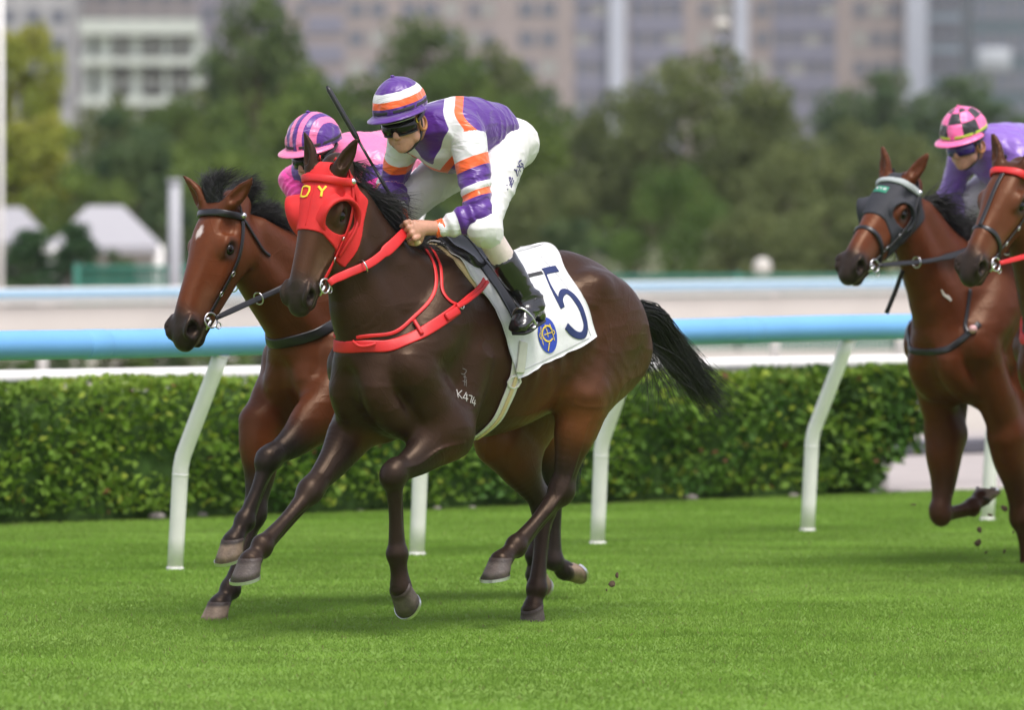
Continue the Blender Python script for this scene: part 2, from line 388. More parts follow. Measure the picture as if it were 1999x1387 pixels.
# long low dark strip lying along the path
kb = MB(); ke = EDGE[1] + en * 5.2; kb.box((0, 0, .05), (60, .35, .10), bev=.01); k_ = kb.build('dark_strip', mat('strip_dark_grey', (.085, .085, .10), .8, noise=.15, nscale=5), None, False)
k_.location = Vector(ke); k_.rotation_euler = (0, 0, math.atan2(ed[1], ed[0])); tag(k_, kind='structure')

# far rail of the sand track -------------------------------------------
FL = -45.3                                                        # gallop-frame lateral of the far rail
def far_pt(px, z, l=FL):                                          # where the sight line of column px meets the far rail line
    d = sight(px, 693.5); t = (l - CP @ LV) / (d @ LV); P = CP + d * t; return np.array([P[0], P[1], z])
f0 = far_pt(1000, 0); fr_ = empty('far_rail', tuple(f0)); tag(fr_, 'distant white and pale blue rail with a deep cream skirt board across the infield', 'rail')
for nm, z, rz, ry, m_ in (('blue_cap', 1.035, .035, .10, mat('far_blue', (.30, .50, .66), .6)), ('top_strip', 1.082, .012, .09, M_white), ('white_beam', .965, .042, .06, M_white), ('skirt_board', .775, .135, .02, M_cream), ('bottom_strip', .615, .02, .03, M_white)):
    b = MB(); b.box((0, 0, z), (130, ry * 2, rz * 2), bev=.012); o = b.build(nm, m_, fr_, False); o.rotation_euler = (0, 0, math.atan2(HV[1], HV[0]))
pm = None
for k in range(-26, 26):
    if pm is None: b = MB(); b.tube([(0, 0, 0), (0, 0, .95)], .05, 10); p = b.build('post', M_white, fr_); pm = p.data
    else: p = link(bpy.data.objects.new('post', pm), fr_)
    p.location = Vector(HV * (k * 2.45) - LV * .10)

# ------------------------------------------------------------------ foliage
def leaf_cards(C_, size, rng, up=.35, ar=.55):
    """one folded leaf (4 triangles) per centre"""
    n = len(C_); nrm = rng.normal(size=(n, 3)); nrm[:, 2] += up * 2; nrm /= np.linalg.norm(nrm, axis=1)[:, None]
    a = np.cross(nrm, rng.normal(size=(n, 3))); a /= np.linalg.norm(a, axis=1)[:, None]; b_ = np.cross(nrm, a)
    s = (size * (.65 + .7 * rng.random(n)))[:, None]
    V = np.stack([C_ - a * s * .5, C_ + b_ * s * ar * .5 + nrm * s * .10, C_ + a * s * .5 - nrm * s * .06, C_ - b_ * s * ar * .5 + nrm * s * .10], 1)
    i = np.arange(n)[:, None] * 4
    return V.reshape(-1, 3), np.concatenate([i + [0, 1, 2], i + [0, 2, 3]])
M_leaf = leafy(mat('leaves', vcol=True, rough=.6, spec=.18), .35)
M_bark = mat('bark', (.09, .065, .045), .9, noise=.3, nscale=5, bump=.6, bscale=12)
def hedge():
    n = 36000; Lh = 25.0; t = RNG.random(n) * Lh - 7.6; hz = RNG.random(n); end = (EDGE[1] - EDGE[0]) @ ed + .45
    keep = np.ones(n, bool); dep = RNG.random(n)
    top = RNG.random(n) < .30; front = ~top
    q = np.where(front, RNG.beta(1, 5, n) * .35, RNG.random(n) * .62); z = np.where(front, .05 + hz * .77, .80 - RNG.beta(1, 6, n) * .15)
    P = EDGE[0] + ed * t[:, None] + en * q[:, None]; P[:, 2] = z
    bul = vnoise(np.stack([t, z * 1.0, 0 * t + 3], 1), 3.2) - .5; P -= en * (.26 * bul * front)[:, None] * sstep(0, .2, z)[:, None]
    P[:, 2] += np.where(top, .10 * (vnoise(np.stack([t, q, 0 * t], 1), 2.5) - .5), 0)
    edge_t = end - .55 * (1 - sstep(-.0, .85, z)) ** 2 + .35 * (vnoise(np.stack([z, q, 0 * z], 1), 3.) - .5)
    keep = t < edge_t; P = P[keep]; z = z[keep]; t = t[keep]; m = len(P)
    V, F = leaf_cards(P, .064, RNG, up=.5, ar=.62)
    g = vnoise(np.stack([t, z, 0 * t], 1), 3.0); r = RNG.random(m)
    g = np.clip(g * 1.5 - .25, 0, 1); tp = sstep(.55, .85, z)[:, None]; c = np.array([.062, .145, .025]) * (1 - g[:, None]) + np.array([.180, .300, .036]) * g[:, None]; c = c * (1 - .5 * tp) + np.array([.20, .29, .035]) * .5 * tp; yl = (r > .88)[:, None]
    c = np.where(yl, np.array([.26, .33, .04]), c) * (.75 + .5 * RNG.random((m, 1))); c = np.where((r < .012)[:, None], [.16, .07, .03], c)
    root = empty('hedge', tuple(EDGE[0])); tag(root, 'long clipped green hedge at the edge of the turf, behind the blue rail', 'hedge')
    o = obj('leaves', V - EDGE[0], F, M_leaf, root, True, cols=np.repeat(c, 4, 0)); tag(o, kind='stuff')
    b = MB()
    for x in np.arange(-7.4, end - .5, .16):
        for _ in range(2):
            p = ed * (x + RNG.normal() * .05) + en * (.25 + RNG.random() * .3); tipp = p + ed * RNG.normal() * .12 + en * RNG.normal() * .10 + np.array([0, 0, .6 + .15 * RNG.random()])
            b.tube([p, lerp(p, tipp, .5) + RNG.normal(size=3) * .02, tipp], [.012, .008, .004], 5)
    tag(b.build('stems', M_bark, root), kind='stuff')
    # an inner mass of shaded leaves so the hedge is dense
    n2 = 11000; t2 = RNG.random(n2) * (end + 7.2) - 7.6; P2 = EDGE[0] + ed * t2[:, None] + en * (.16 + RNG.random(n2) * .45)[:, None]; P2[:, 2] = .04 + RNG.random(n2) ** 1.5 * .72
    n4 = 3000; P4 = EDGE[0] + ed * (end - 1.15 * RNG.random(n4) ** 1.2)[:, None] + en * (.02 + RNG.random(n4) * .6)[:, None]; zz4 = RNG.random(n4); P4[:, 2] = .04 + .76 * zz4; k4 = ((P4 - EDGE[0]) @ ed) < end - .55 * (1 - sstep(-.0, .85, P4[:, 2])) ** 2 - .02; P2 = np.concatenate([P2, P4[k4]])
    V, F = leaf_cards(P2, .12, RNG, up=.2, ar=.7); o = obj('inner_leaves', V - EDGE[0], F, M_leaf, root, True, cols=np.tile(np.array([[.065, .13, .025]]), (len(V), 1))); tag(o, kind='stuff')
    kb_ = MB(); n_x = int((end + 7.4) / .12); Vk = []
    for i in range(n_x + 1):
        x = -7.6 + (end - .60 + 7.6) * i / n_x; s_e = 1 - .75 * sstep(end - 1.4, end - .60, np.array(x))
        for (q, z) in ((.13, .0), (.11, .30), (.12, .62 * s_e + .05), (.22, .73 * s_e + .03), (.45, .73 * s_e + .03), (.55, .6 * s_e + .05), (.56, .0)): Vk.append(ed * x + en * (q + .04 * math.sin(x * 7 + z * 9)) + np.array([0, 0, z + .02 * math.sin(x * 11 + q * 20)]))
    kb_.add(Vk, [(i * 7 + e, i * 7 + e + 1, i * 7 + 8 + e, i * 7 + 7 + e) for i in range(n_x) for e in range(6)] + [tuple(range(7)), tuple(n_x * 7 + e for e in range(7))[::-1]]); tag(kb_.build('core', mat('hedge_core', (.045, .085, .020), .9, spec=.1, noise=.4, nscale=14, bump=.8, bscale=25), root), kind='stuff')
    # litter at the foot
    b = MB(); n3 = 12
    for i in range(n3):
        p = ed * (RNG.random() * (end + 5) - 5.5) + en * (-.04 + RNG.random() * .2); s = .012 + .03 * RNG.random()
        b.ball(p + [0, 0, s * .5], (s * 1.4, s, s * .7), 7, 5)
    pass
    l = b.build('litter', mat('pale_stone', (.20, .18, .16), .9, noise=.3, nscale=30)); l.location = Vector(EDGE[0]); tag(l, 'pale stones and litter along the foot of the hedge', kind='stuff')
hedge()

def tree_mesh(seed, H=8., W=6., trunk=.22, crown0=.25, shape='round', n=5200, leaf=.26, c0=(0.058, 0.111, 0.026), c1=(0.111, 0.169, 0.039)):
    rng = np.random.default_rng(seed); cz = H * (crown0 + (1 - crown0) * .5); rz = H * (1 - crown0) * .5
    nc = 46; D = rng.normal(size=(nc, 3)); D /= np.linalg.norm(D, axis=1)[:, None]; R = .35 + .65 * rng.random(nc) ** .45
    C_ = D * R[:, None] * np.array([W / 2, W / 2, rz]) * .86 + [0, 0, cz]
    if shape == 'cone': k = np.clip(1.15 - (C_[:, 2] - H * crown0) / (H * (1 - crown0)), .08, 1); C_[:, 0] *= k; C_[:, 1] *= k
    if shape == 'open': C_[:, 2] = H * crown0 + (C_[:, 2] - H * crown0) * (.7 + .5 * rng.random(nc))
    rad = (W * .13) * (.65 + .8 * rng.random(nc)); ci = rng.integers(0, nc, n); d = rng.normal(size=(n, 3)); d /= np.linalg.norm(d, axis=1)[:, None]
    P = C_[ci] + d * (rad[ci] * rng.random(n) ** .35)[:, None] * [1.15, 1.15, .75]
    V, F = leaf_cards(P, leaf, rng, up=.45, ar=.7)
    hue = rng.random(nc)[ci][:, None]; c = np.array(c0) * (1 - hue) + np.array(c1) * hue; c = c * (.75 + .5 * rng.random((n, 1)))
    b = MB(); b.tube([(0, 0, -.1), (W * .01, 0, H * .2), (-W * .012, W * .01, H * .45), (0, 0, H * .82)], [trunk, trunk * .8, trunk * .55, trunk * .15], 9)
    for i in rng.choice(nc, 16, replace=False):
        s0 = np.array([0, 0, H * (crown0 * .8 + .35 * rng.random())]); s0[2] = min(s0[2], C_[i][2]); m_ = lerp(s0, C_[i], .55) + rng.normal(size=3) * W * .03
        b.tube([s0, m_, C_[i]], [trunk * .38, trunk * .24, trunk * .08], 6)
    return mesh_from('crown', V, F, M_leaf, True, cols=np.repeat(c, 4, 0)), mesh_from('trunk', np.concatenate(b.v), b.f, M_bark)
KINDS = {
    'yellow': tree_mesh(11, 8, 4.6, crown0=.06, n=7000, c0=(0.208, 0.273, 0.039), c1=(0.340, 0.340, 0.065)),
    'green': tree_mesh(12, 8, 7.0, crown0=.12, n=7000, c0=(0.084, 0.135, 0.034), c1=(0.155, 0.224, 0.044)),
    'olive': tree_mesh(13, 8, 7.5, crown0=.08, n=8000, c0=(0.091, 0.120, 0.044), c1=(0.156, 0.189, 0.065)),
    'dark': tree_mesh(14, 8, 5.6, crown0=.10, n=6500, c0=(0.052, 0.098, 0.042), c1=(0.104, 0.156, 0.058)),
    'conifer': tree_mesh(15, 8, 4.6, crown0=.04, shape='cone', n=6000, c0=(0.033, 0.081, 0.033), c1=(0.065, 0.130, 0.042)),
    'slender': tree_mesh(16, 8, 5.4, trunk=.17, crown0=.62, n=2600, c0=(0.078, 0.124, 0.046), c1=(0.143, 0.195, 0.065)),
    'bush': tree_mesh(17, 8, 9.5, trunk=.3, crown0=.0, n=7500, c0=(0.061, 0.118, 0.028), c1=(0.111, 0.182, 0.037)),
}
def plant_tree(px, ytop, Y, kind, name, label, wpx=None, base=None, grp='trees beyond the racetrack'):
    cm, tm = KINDS[kind]; top = at_depth(px, ytop, Y); z0 = 0. if base is None else base; H = top[2] - z0; s = H / 8.
    bw = {'yellow': 4.6, 'green': 7., 'olive': 7.5, 'dark': 5.6, 'conifer': 4.6, 'slender': 5.4, 'bush': 9.5}[kind]
    sx = s if wpx is None else (wpx * Y / FPX) / bw
    r = empty(name, (top[0], Y, z0), RNG.random() * 6.28); r.scale = (sx, sx, s); tag(r, label, 'tree' if name != 'shrub' else 'shrub', grp)
    link(bpy.data.objects.new('crown', cm), r); link(bpy.data.objects.new('trunk', tm), r); return r
T_ = [ # px, top y, depth, kind, label, width px
    (40, -30, 118, 'yellow', 'tall yellow-green tree at the left edge, behind the pale pole', 190),
    (70, 170, 112, 'yellow', 'lower yellow-green tree right beside the white tents', 200),
    (250, 195, 122, 'dark', 'dark green tree below the pale school building', 230),
    (150, 300, 110, 'green', 'small bright green tree directly behind the white tents', 230),
    (500, -35, 132, 'slender', 'slender open tree with a bare dark trunk rising above the others', 190),
    (520, 105, 142, 'green', 'green rounded tree around the slender trunk', 330),
    (400, 140, 150, 'olive', 'olive tree between the school building and the slender tree', 300),
    (600, 130, 126, 'green', 'bright green tree behind the striped pink helmet', 260),
    (455, 250, 114, 'green', 'broad green tree behind the bay horse without a hood', 280),
    (320, 330, 108, 'dark', 'dark bushy tree beside the grey pole', 150),
    (835, 25, 146, 'slender', 'spreading tree with a flat green crown top above the purple helmet', 230),
    (720, 120, 148, 'green', 'mid green tree between slender tree and flat topped tree', 300),
    (1130, 210, 150, 'olive', 'olive tree left of the white pier, behind the rump of the leader', 260),
    (940, 70, 152, 'olive', 'olive green tree to the right of the flat topped tree', 300),
    (300, 240, 135, 'green', 'mid green tree in front of the school building', 260),
    (345, 165, 144, 'green', 'green tree covering the right foot of the school building', 240),
    (455, 85, 150, 'dark', 'tall dark green tree left of the slender trunk', 260),
    (590, 75, 149, 'green', 'tall green tree right of the slender trunk', 280),
    (665, 165, 139, 'olive', 'olive tree directly above the striped cap', 240),
    (210, 170, 128, 'olive', 'olive green tree in front of the left pier of the school building', 190),
    (1010, 120, 153, 'green', 'green tree behind the back of the leading jockey', 260),
    (900, 85, 138, 'green', 'large green tree behind the purple and white jockey', 330),
    (1010, 160, 131, 'green', 'green tree sloping down behind the jockey in white breeches', 280),
    (760, 180, 125, 'dark', 'dark tree filling the gap between the two leading jockeys', 260),
    (1060, 330, 117, 'olive', 'low olive tree right behind the leading horse', 220),
    (1360, 75, 140, 'olive', 'biggest olive tree, wide crown in front of the apartment block', 420),
    (1230, 165, 146, 'olive', 'olive tree on the left flank of the biggest olive tree', 260),
    (1480, 150, 144, 'olive', 'olive tree on the right flank of the biggest olive tree', 240),
    (1310, 318, 104, 'bush', 'bright green round bushy tree in front of the big olive tree', 270),
    (1640, 225, 128, 'olive', 'olive tree row with even top, left of the checkered helmet', 260),
    (1545, 260, 116, 'olive', 'medium olive tree between bush and hooded bay horse', 240),
    (1760, 240, 122, 'olive', 'olive tree behind the hooded bay horse', 240),
    (1700, 120, 210, 'dark', 'far greyish tree in front of the glass tower', 260),
    (1850, 130, 215, 'dark', 'far greyish tree above the checkered helmet', 300),
    (1970, 180, 190, 'dark', 'dark tree at the right edge behind the lilac jockey', 260),
    (60, 420, 96, 'conifer', 'dark conical conifer leftmost in front of the tents', 170),
    (145, 405, 94, 'conifer', 'dark conical conifer with broad base in front of the tents', 150),
    (1120, 420, 108, 'dark', 'low dark tree just above the croup of the leading horse', 200),
    (1480, 400, 101, 'olive', 'low olive tree right of the bright green bush', 240),
    (1610, 380, 103, 'olive', 'low olive tree above the far green fence', 260),
    (640, 300, 112, 'green', 'green tree hidden mostly behind the riders', 260),
    (230, 480, 92, 'dark', 'small dark shrubby tree before the long white tent roof', 90),
    (1900, 300, 118, 'olive', 'olive tree behind the lilac jockey', 260),
]
for px, yt, Y, kd, lb, wp in T_: plant_tree(px, yt, Y, kd, {'conifer': 'conifer', 'bush': 'bushy_tree'}.get(kd, 'broadleaf_tree'), lb, wp)
# the tree belt goes on to both sides of the picture
ORD = 'first second third fourth fifth sixth seventh eighth ninth tenth eleventh twelfth thirteenth fourteenth fifteenth sixteenth seventeenth eighteenth nineteenth twentieth twenty-first twenty-second'.split()
for i in range(44):
    sd = i % 2; k = i // 2; px = (-130 - k * 118) if sd == 0 else (2120 + k * 118); kd = ['green', 'olive', 'dark', 'green', 'bush'][(i * 7) % 5]
    plant_tree(px, 90 + (i * 53) % 190, 112 + (i * 29) % 42, kd, 'broadleaf_tree', {'green': 'green', 'olive': 'olive', 'dark': 'dark', 'bush': 'round bright green'}[kd] + ' tree, ' + ORD[k] + ' beyond the ' + ('left' if sd == 0 else 'right') + ' edge of the picture', 260 + (i * 31) % 90, grp='trees of the belt outside the picture')
# shrubs beyond the far rail on the left (seen under the blue rail)
SHL = ['at the left edge', 'second from the left edge', 'left of the first white stub post', 'right of the first white stub post', 'below the nose of the bay horse', 'below the bit of the bay horse', 'right of the bent post top', 'between neck and chest of the bay horse', 'behind the breast strap of the bay horse']
for i, (px, yt, wp) in enumerate([(10, 664, 130), (75, 668, 120), (135, 662, 120), (235, 666, 120), (300, 662, 120), (365, 667, 120), (440, 661, 130), (510, 664, 130), (575, 664, 130)]):
    plant_tree(px, yt, 66 + (i % 3), 'dark' if i % 3 == 1 else 'green' if i % 2 else 'bush', 'shrub', 'low shrub seen under the blue rail, ' + SHL[i], wp, grp='shrubs under the far rail')

# ------------------------------------------------------------------ green mesh fence, tents, poles, lamps
M_gf = mat('green_mesh', (.03, .17, .12), .7, noise=.1, nscale=1)
def mesh_fence(pxa, pxb, Y, ytop, label):
    a = at_depth(pxa, ytop, Y); c = at_depth(pxb, ytop, Y); H = a[2]; L = c[0] - a[0]; r = empty('mesh_fence', ((a[0] + c[0]) / 2, Y, 0)); tag(r, label, 'fence')
    b = MB(); n = int(L / .06)
    for i in range(n + 1): b.box((-L / 2 + L * i / n, 0, H / 2), (.028, .01, H))
    for z in np.arange(.05, H, .06): b.box((0, .012, z), (L, .01, .028))
    tag(b.build('wire_mesh', M_gf, r, False), kind='stuff'); m = None
    for i in range(int(L / 2.2) + 1):
        if m is None: b = MB(); b.tube([(0, 0, 0), (0, 0, H + .06)], .04, 8); p = b.build('post', M_gf, r); m = p.data
        else: p = link(bpy.data.objects.new('post', m), r)
        p.location = (-L / 2 + i * 2.2, -.04, 0)
    b = MB(); b.tube([(-L / 2, -.02, H), (L / 2, -.02, H)], .035, 8); b.build('top_bar', M_gf, r)
mesh_fence(150, 560, 86, 524, 'green wire mesh fence at the left, below the white tents')
mesh_fence(1130, 1990, 88, 541, 'green wire mesh fence at the right, below the olive trees')
M_tent = mat('white_canvas', (.33, .33, .35), .7, noise=.05, nscale=1)
def tent(px, ytop, yeave, ybase, wpx, Y, ang, label):
    t = at_depth(px, ytop, Y); e = at_depth(px, yeave, Y)[2]; bz = 0; w_ = wpx * Y / FPX; r = empty('tent', (t[0], Y, 0), ang); tag(r, label, 'tent', 'white event tents')
    d = w_ * .7; H = t[2]
    V = [(-w_ / 2, -d / 2, e), (w_ / 2, -d / 2, e), (w_ / 2, d / 2, e), (-w_ / 2, d / 2, e), (-w_ * .16, 0, H), (w_ * .16, 0, H)]
    V += [(x * .99, y * .99, z - .12) for x, y, z in V]
    F = [(0, 1, 5, 4), (2, 3, 4, 5), (1, 2, 5), (3, 0, 4), (6, 10, 11, 7), (8, 11, 10, 9), (7, 11, 8), (9, 10, 6), (0, 6, 7, 1), (1, 7, 8, 2), (2, 8, 9, 3), (3, 9, 6, 0)]
    obj('roof', V, F, M_tent, r, False)
    b = MB(); b.box((0, d / 2 - .05, e * .5), (w_ * .96, .05, e * .98)); b.build('back_wall', mat('tent_wall', (.42, .41, .38), .8), r, False)
    m = None
    for sx in (-1, 1):
        for sy in (-1, 1):
            b = MB(); b.tube([(sx * w_ * .48, sy * d * .47, 0), (sx * w_ * .48, sy * d * .47, e)], .05, 8); b.build('leg', M_white, r)
tent(205, 402, 480, 560, 215, 104, .12, 'long white tent with a sloping roof left of the grey pole')
tent(20, 405, 470, 560, 150, 107, -.1, 'white tent cut off by the left edge of the picture')
def pole(px, ytop, Y, r_, m_, label, name='pole'):
    t = at_depth(px, ytop, Y); r = empty(name, (t[0], Y, 0)); tag(r, label, 'pole')
    b = MB(); b.tube([(0, 0, 0), (0, 0, t[2] * .5), (0, 0, t[2])], [r_ * 1.08, r_, r_ * .95], 14); b.build('shaft', m_, r)
    b = MB(); b.tube([(0, 0, t[2]), (0, 0, t[2] + .05)], [r_ * 1.15, r_ * 1.1], 14); b.build('cap', m_, r); b = MB(); b.tube([(0, 0, 0), (0, 0, .06)], r_ * 1.9, 14); b.build('base_plate', m_, r)
M_pole = mat('grey_pole', (.36, .37, .39), .5, noise=.08, nscale=2)
pole(341, 357, 84, .085, M_pole, 'grey metal pole standing left of the bay horse')
pole(1, -60, 84, .035, M_white, 'thin pale pole at the left edge of the picture')
def lamp(px, y, Y, label, wide=1.):
    t = at_depth(px, y, Y); r = empty('street_lamp', (t[0], Y, 0)); tag(r, label, 'street lamp')
    b = MB(); b.tube([(0, 0, 0), (0, 0, t[2])], [.10, .06], 10); b.build('mast', M_pole, r)
    b = MB(); b.ball((0, -.05, t[2]), (.20 * wide, .20, .15), 16, 10); b.build('lamp_globe', mat('lamp_glass', (.55, .53, .47), .4), r)
lamp(1409, 47, 160, 'street lamp with a pale round globe above the biggest olive tree')
lamp(1488, 522, 96, 'low lamp with pale globe under the trees, above the green fence', .7)

# ------------------------------------------------------------------ humid air
hz_ = MB(); hz_.box((0, 345, 24), (1000, 750, 54)); hz_o = hz_.build('haze', None, None, False); tag(hz_o, kind='stuff'); hm_ = bpy.data.materials.new('humid_air'); hm_.use_nodes = True; ht_ = hm_.node_tree; ht_.nodes.clear()
pv_ = ht_.nodes.new('ShaderNodeVolumePrincipled'); pv_.inputs['Density'].default_value = .00018; pv_.inputs['Color'].default_value = (.90, .93, .95, 1); pv_.inputs['Anisotropy'].default_value = .2; ho_ = ht_.nodes.new('ShaderNodeOutputMaterial'); ht_.links.new(pv_.outputs[0], ho_.inputs['Volume']); hz_o.data.materials.append(hm_)

# ------------------------------------------------------------------ buildings
M_beige = mat('beige_render', (.31, .262, .240), .85, noise=.06, nscale=.2); M_slate = mat('slate_panel', (.185, .185, .235), .6, noise=.08, nscale=.3)
M_pier = mat('white_pier', (.46, .49, .55), .7, noise=.04, nscale=.2); M_glass = mat('window_glass', (.125, .145, .18), .3, spec=.3, noise=.3, nscale=.15); M_frame = mat('window_frame', (.24, .225, .22), .6)
M_grn = mat('pale_green_render', (.50, .54, .48), .8, noise=.05, nscale=.3); M_curt = mat('pale_curtain', (.38, .39, .35), .9, noise=.15, nscale=.2)
def block(name, label, pxa, pxb, ytop, Y, depth, m_):
    a = at_depth(pxa, ytop, Y); c = at_depth(pxb, ytop, Y); r = empty(name, ((a[0] + c[0]) / 2, Y, 0)); tag(r, label, 'building')
    w_ = c[0] - a[0]; H = a[2]; b = MB(); b.box((0, depth / 2, H / 2), (w_, depth, H)); b.build('wall', m_, r, False); return r, w_, H
WMESH = {}
def window(r, x, z, w_, h, glass, inset=.12):
    key = (round(w_, 2), round(h, 2), glass.name)
    if key not in WMESH:
        b = MB(); t = .12
        for dx, dz, ww, hh in ((-w_ / 2, 0, t, h), (w_ / 2, 0, t, h), (0, -h / 2, w_, t), (0, h / 2, w_, t), (0, 0, t * .7, h)): b.box((dx, -.06, dz), (ww, .16, hh))
        o = b.build('window', M_frame, r, False); g = MB(); g.box((0, -.02, 0), (w_ - t, .06, h - t)); p = g.build('pane', glass, o, False); WMESH[key] = (o.data, p.data)
    else:
        o = link(bpy.data.objects.new('window', WMESH[key][0]), r); link(bpy.data.objects.new('pane', WMESH[key][1]), o)
    o.location = (x, 0, z)
def bands(r, x0, x1, Hlo, Hhi, step, m_, name, proud=.25, h=1.4):
    me = None
    for z in np.arange(Hlo, Hhi, step):
        if me is None: b = MB(); b.box((0, -proud / 2 + .02, 0), (x1 - x0, proud, h)); o = b.build(name, m_, r, False); me = o.data
        else: o = link(bpy.data.objects.new(name, me), r)
        o.location = ((x0 + x1) / 2, 0, z)
BY = 640.; s_ = BY / FPX
r, w_, H = block('apartment_block', 'long beige and slate apartment block with white piers behind the trees', 560, 1770, -420, BY, 18, M_beige)
cx = (1165 - 1000 + .5) * 1; X_ = lambda px: (px - 1165) * s_
ST = 2.95
for pxa, pxb, m_ in ((600, 672, M_slate), (1122, 1188, M_slate), (1228, 1335, M_slate), (1508, 1632, M_slate)): bands(r, X_(pxa), X_(pxb), 1.2, H, ST, m_, 'spandrel_panel', h=1.75)
for pxa, pxb, nw in ((575, 600, 1), (675, 760, 2), (780, 900, 3), (912, 968, 2), (1008, 1092, 2), (1122, 1188, 2), (1228, 1335, 3), (1362, 1428, 2), (1470, 1506, 1), (1508, 1632, 4), (1662, 1762, 3)):
    ww = (pxb - pxa) / nw
    for i in range(nw):
        for k, z in enumerate(np.arange(2.75, min(H, 42), ST)):
            window(r, X_(pxa + ww * (i + .5)), z, ww * s_ * .72, 1.45, M_glass if (i * 7 + k * 3 + pxa) % 5 else M_curt)
for px, wp in ((1205, 32), (1446, 26), (1788, 42)):
    b = MB(); b.box((X_(px), -.6, H / 2), (wp * s_, 1.2, H)); b.build('pier', M_pier, r, False)
r, w_, H = block('glass_tower', 'blue grey glass tower at the upper right', 1811, 1898, -420, BY + 5, 16, mat('tower_clad', (.27, .35, .42), .4, noise=.05, nscale=.2))
for k, z in enumerate(np.arange(2, H, 3.2)):
    for i in range(3): window(r, -w_ / 2 + w_ * (i + .5) / 3, z, w_ / 3 * .86, 2.3, M_glass)
r, w_, H = block('office_tower', 'dark teal office tower at the upper right corner', 1900, 2090, -420, BY - 30, 16, mat('dark_clad', (.075, .115, .13), .4, noise=.1, nscale=.2))
for k, z in enumerate(np.arange(2, H, 3.4)):
    for i in range(5): window(r, -w_ / 2 + w_ * (i + .5) / 5, z, w_ / 5 * .85, 2.0, M_glass)
for i, (xa, xb, dy, m_) in enumerate(((-1500, -820, 20, M_beige), (-800, -180, 60, M_slate), (2110, 2700, 30, M_beige), (2720, 3300, 10, M_slate))):
    r, w_, H = block('apartment_block', ['beige block far left of the picture', 'slate block just left of the picture', 'beige block just right of the picture', 'slate block far right of the picture'][i], xa, xb, -420, BY + dy, 16, m_)
    for z in np.arange(3, 22, 3.):
        for q in range(9): window(r, -w_ / 2 + w_ * (q + .5) / 9, z, w_ / 9 * .6, 1.5, M_glass)
sg = at_depth(1941, 117, BY - 34); b = MB(); b.box((0, 0, 0), (3.2, .4, 2.3), bev=.19); o = b.build('sign_panel', mat('pale_sign', (.36, .39, .41), .5)); 
sr = empty('rounded_sign', tuple(sg)); o.parent = sr; tag(sr, 'pale rounded blank sign panel on the dark teal tower', 'sign')
b = MB(); b.box((0, .35, 0), (1.2, .4, .8)); b.build('bracket', M_pole, sr, False)
r, w_, H = block('purple_grey_block', 'purple grey tower block behind the slender tree', 385, 560, -300, BY + 30, 16, mat('mauve_render', (.25, .235, .275), .8, noise=.08, nscale=.2))
for z in np.arange(3, H, 3.):
    for i in range(4): window(r, -w_ / 2 + w_ * (i + .5) / 4, z, w_ / 4 * .6, 1.5, M_glass)
r, w_, H = block('brown_block', 'brownish tower block at the top left behind the school building', 140, 384, -300, BY + 60, 16, mat('taupe_render', (.30, .27, .26), .85, noise=.08, nscale=.2))
for z in np.arange(3, H, 3.):
    for i in range(6): window(r, -w_ / 2 + w_ * (i + .5) / 6, z, w_ / 6 * .6, 1.5, M_glass)
r, w_, H = block('pale_block', 'pale tower block at the far upper left corner', -160, 139, -300, BY + 40, 16, mat('pale_render', (.42, .42, .41), .85, noise=.08, nscale=.2))
for z in np.arange(3, H, 3.):
    for i in range(6): window(r, -w_ / 2 + w_ * (i + .5) / 6, z, w_ / 6 * .6, 1.5, M_glass)
# school building, pale green frame of piers and slabs with deep openings
SY = 300.; ss = SY / FPX; a = at_depth(160, 38, SY); c = at_depth(388, 38, SY); r = empty('school_building', ((a[0] + c[0]) / 2, SY, 0)); tag(r, 'pale green school building with white piers and deep openings, upper left', 'building')
w_ = c[0] - a[0]; H = a[2]; b = MB(); b.box((0, 4.6, H / 2 - .3), (w_, 7.2, H - .6)); b.build('back_wall', M_curt, r, False)
for px, wp in ((172, 14), (205, 26), (266, 18), (382, 14), (325, 10)):
    b = MB(); b.box(((px - 274) * ss, .2, H / 2 - .2), (wp * ss, 1.2, H - .4)); b.build('pier', M_grn, r, False)
for y0, y1 in ((38, 68), (112, 128), (190, 206)):
    zt = at_depth(0, y0, SY)[2]; zb = at_depth(0, y1, SY)[2]; b = MB(); b.box((0, -.1, (zt + zb) / 2), (w_ * 1.02, 1.9, zt - zb)); b.build('floor_slab', M_grn, r, False)
for px in (235, 295, 353):
    for y in (90, 160): window(r, (px - 274) * ss, at_depth(0, y, SY)[2], 40 * ss, 26 * ss, M_curt)
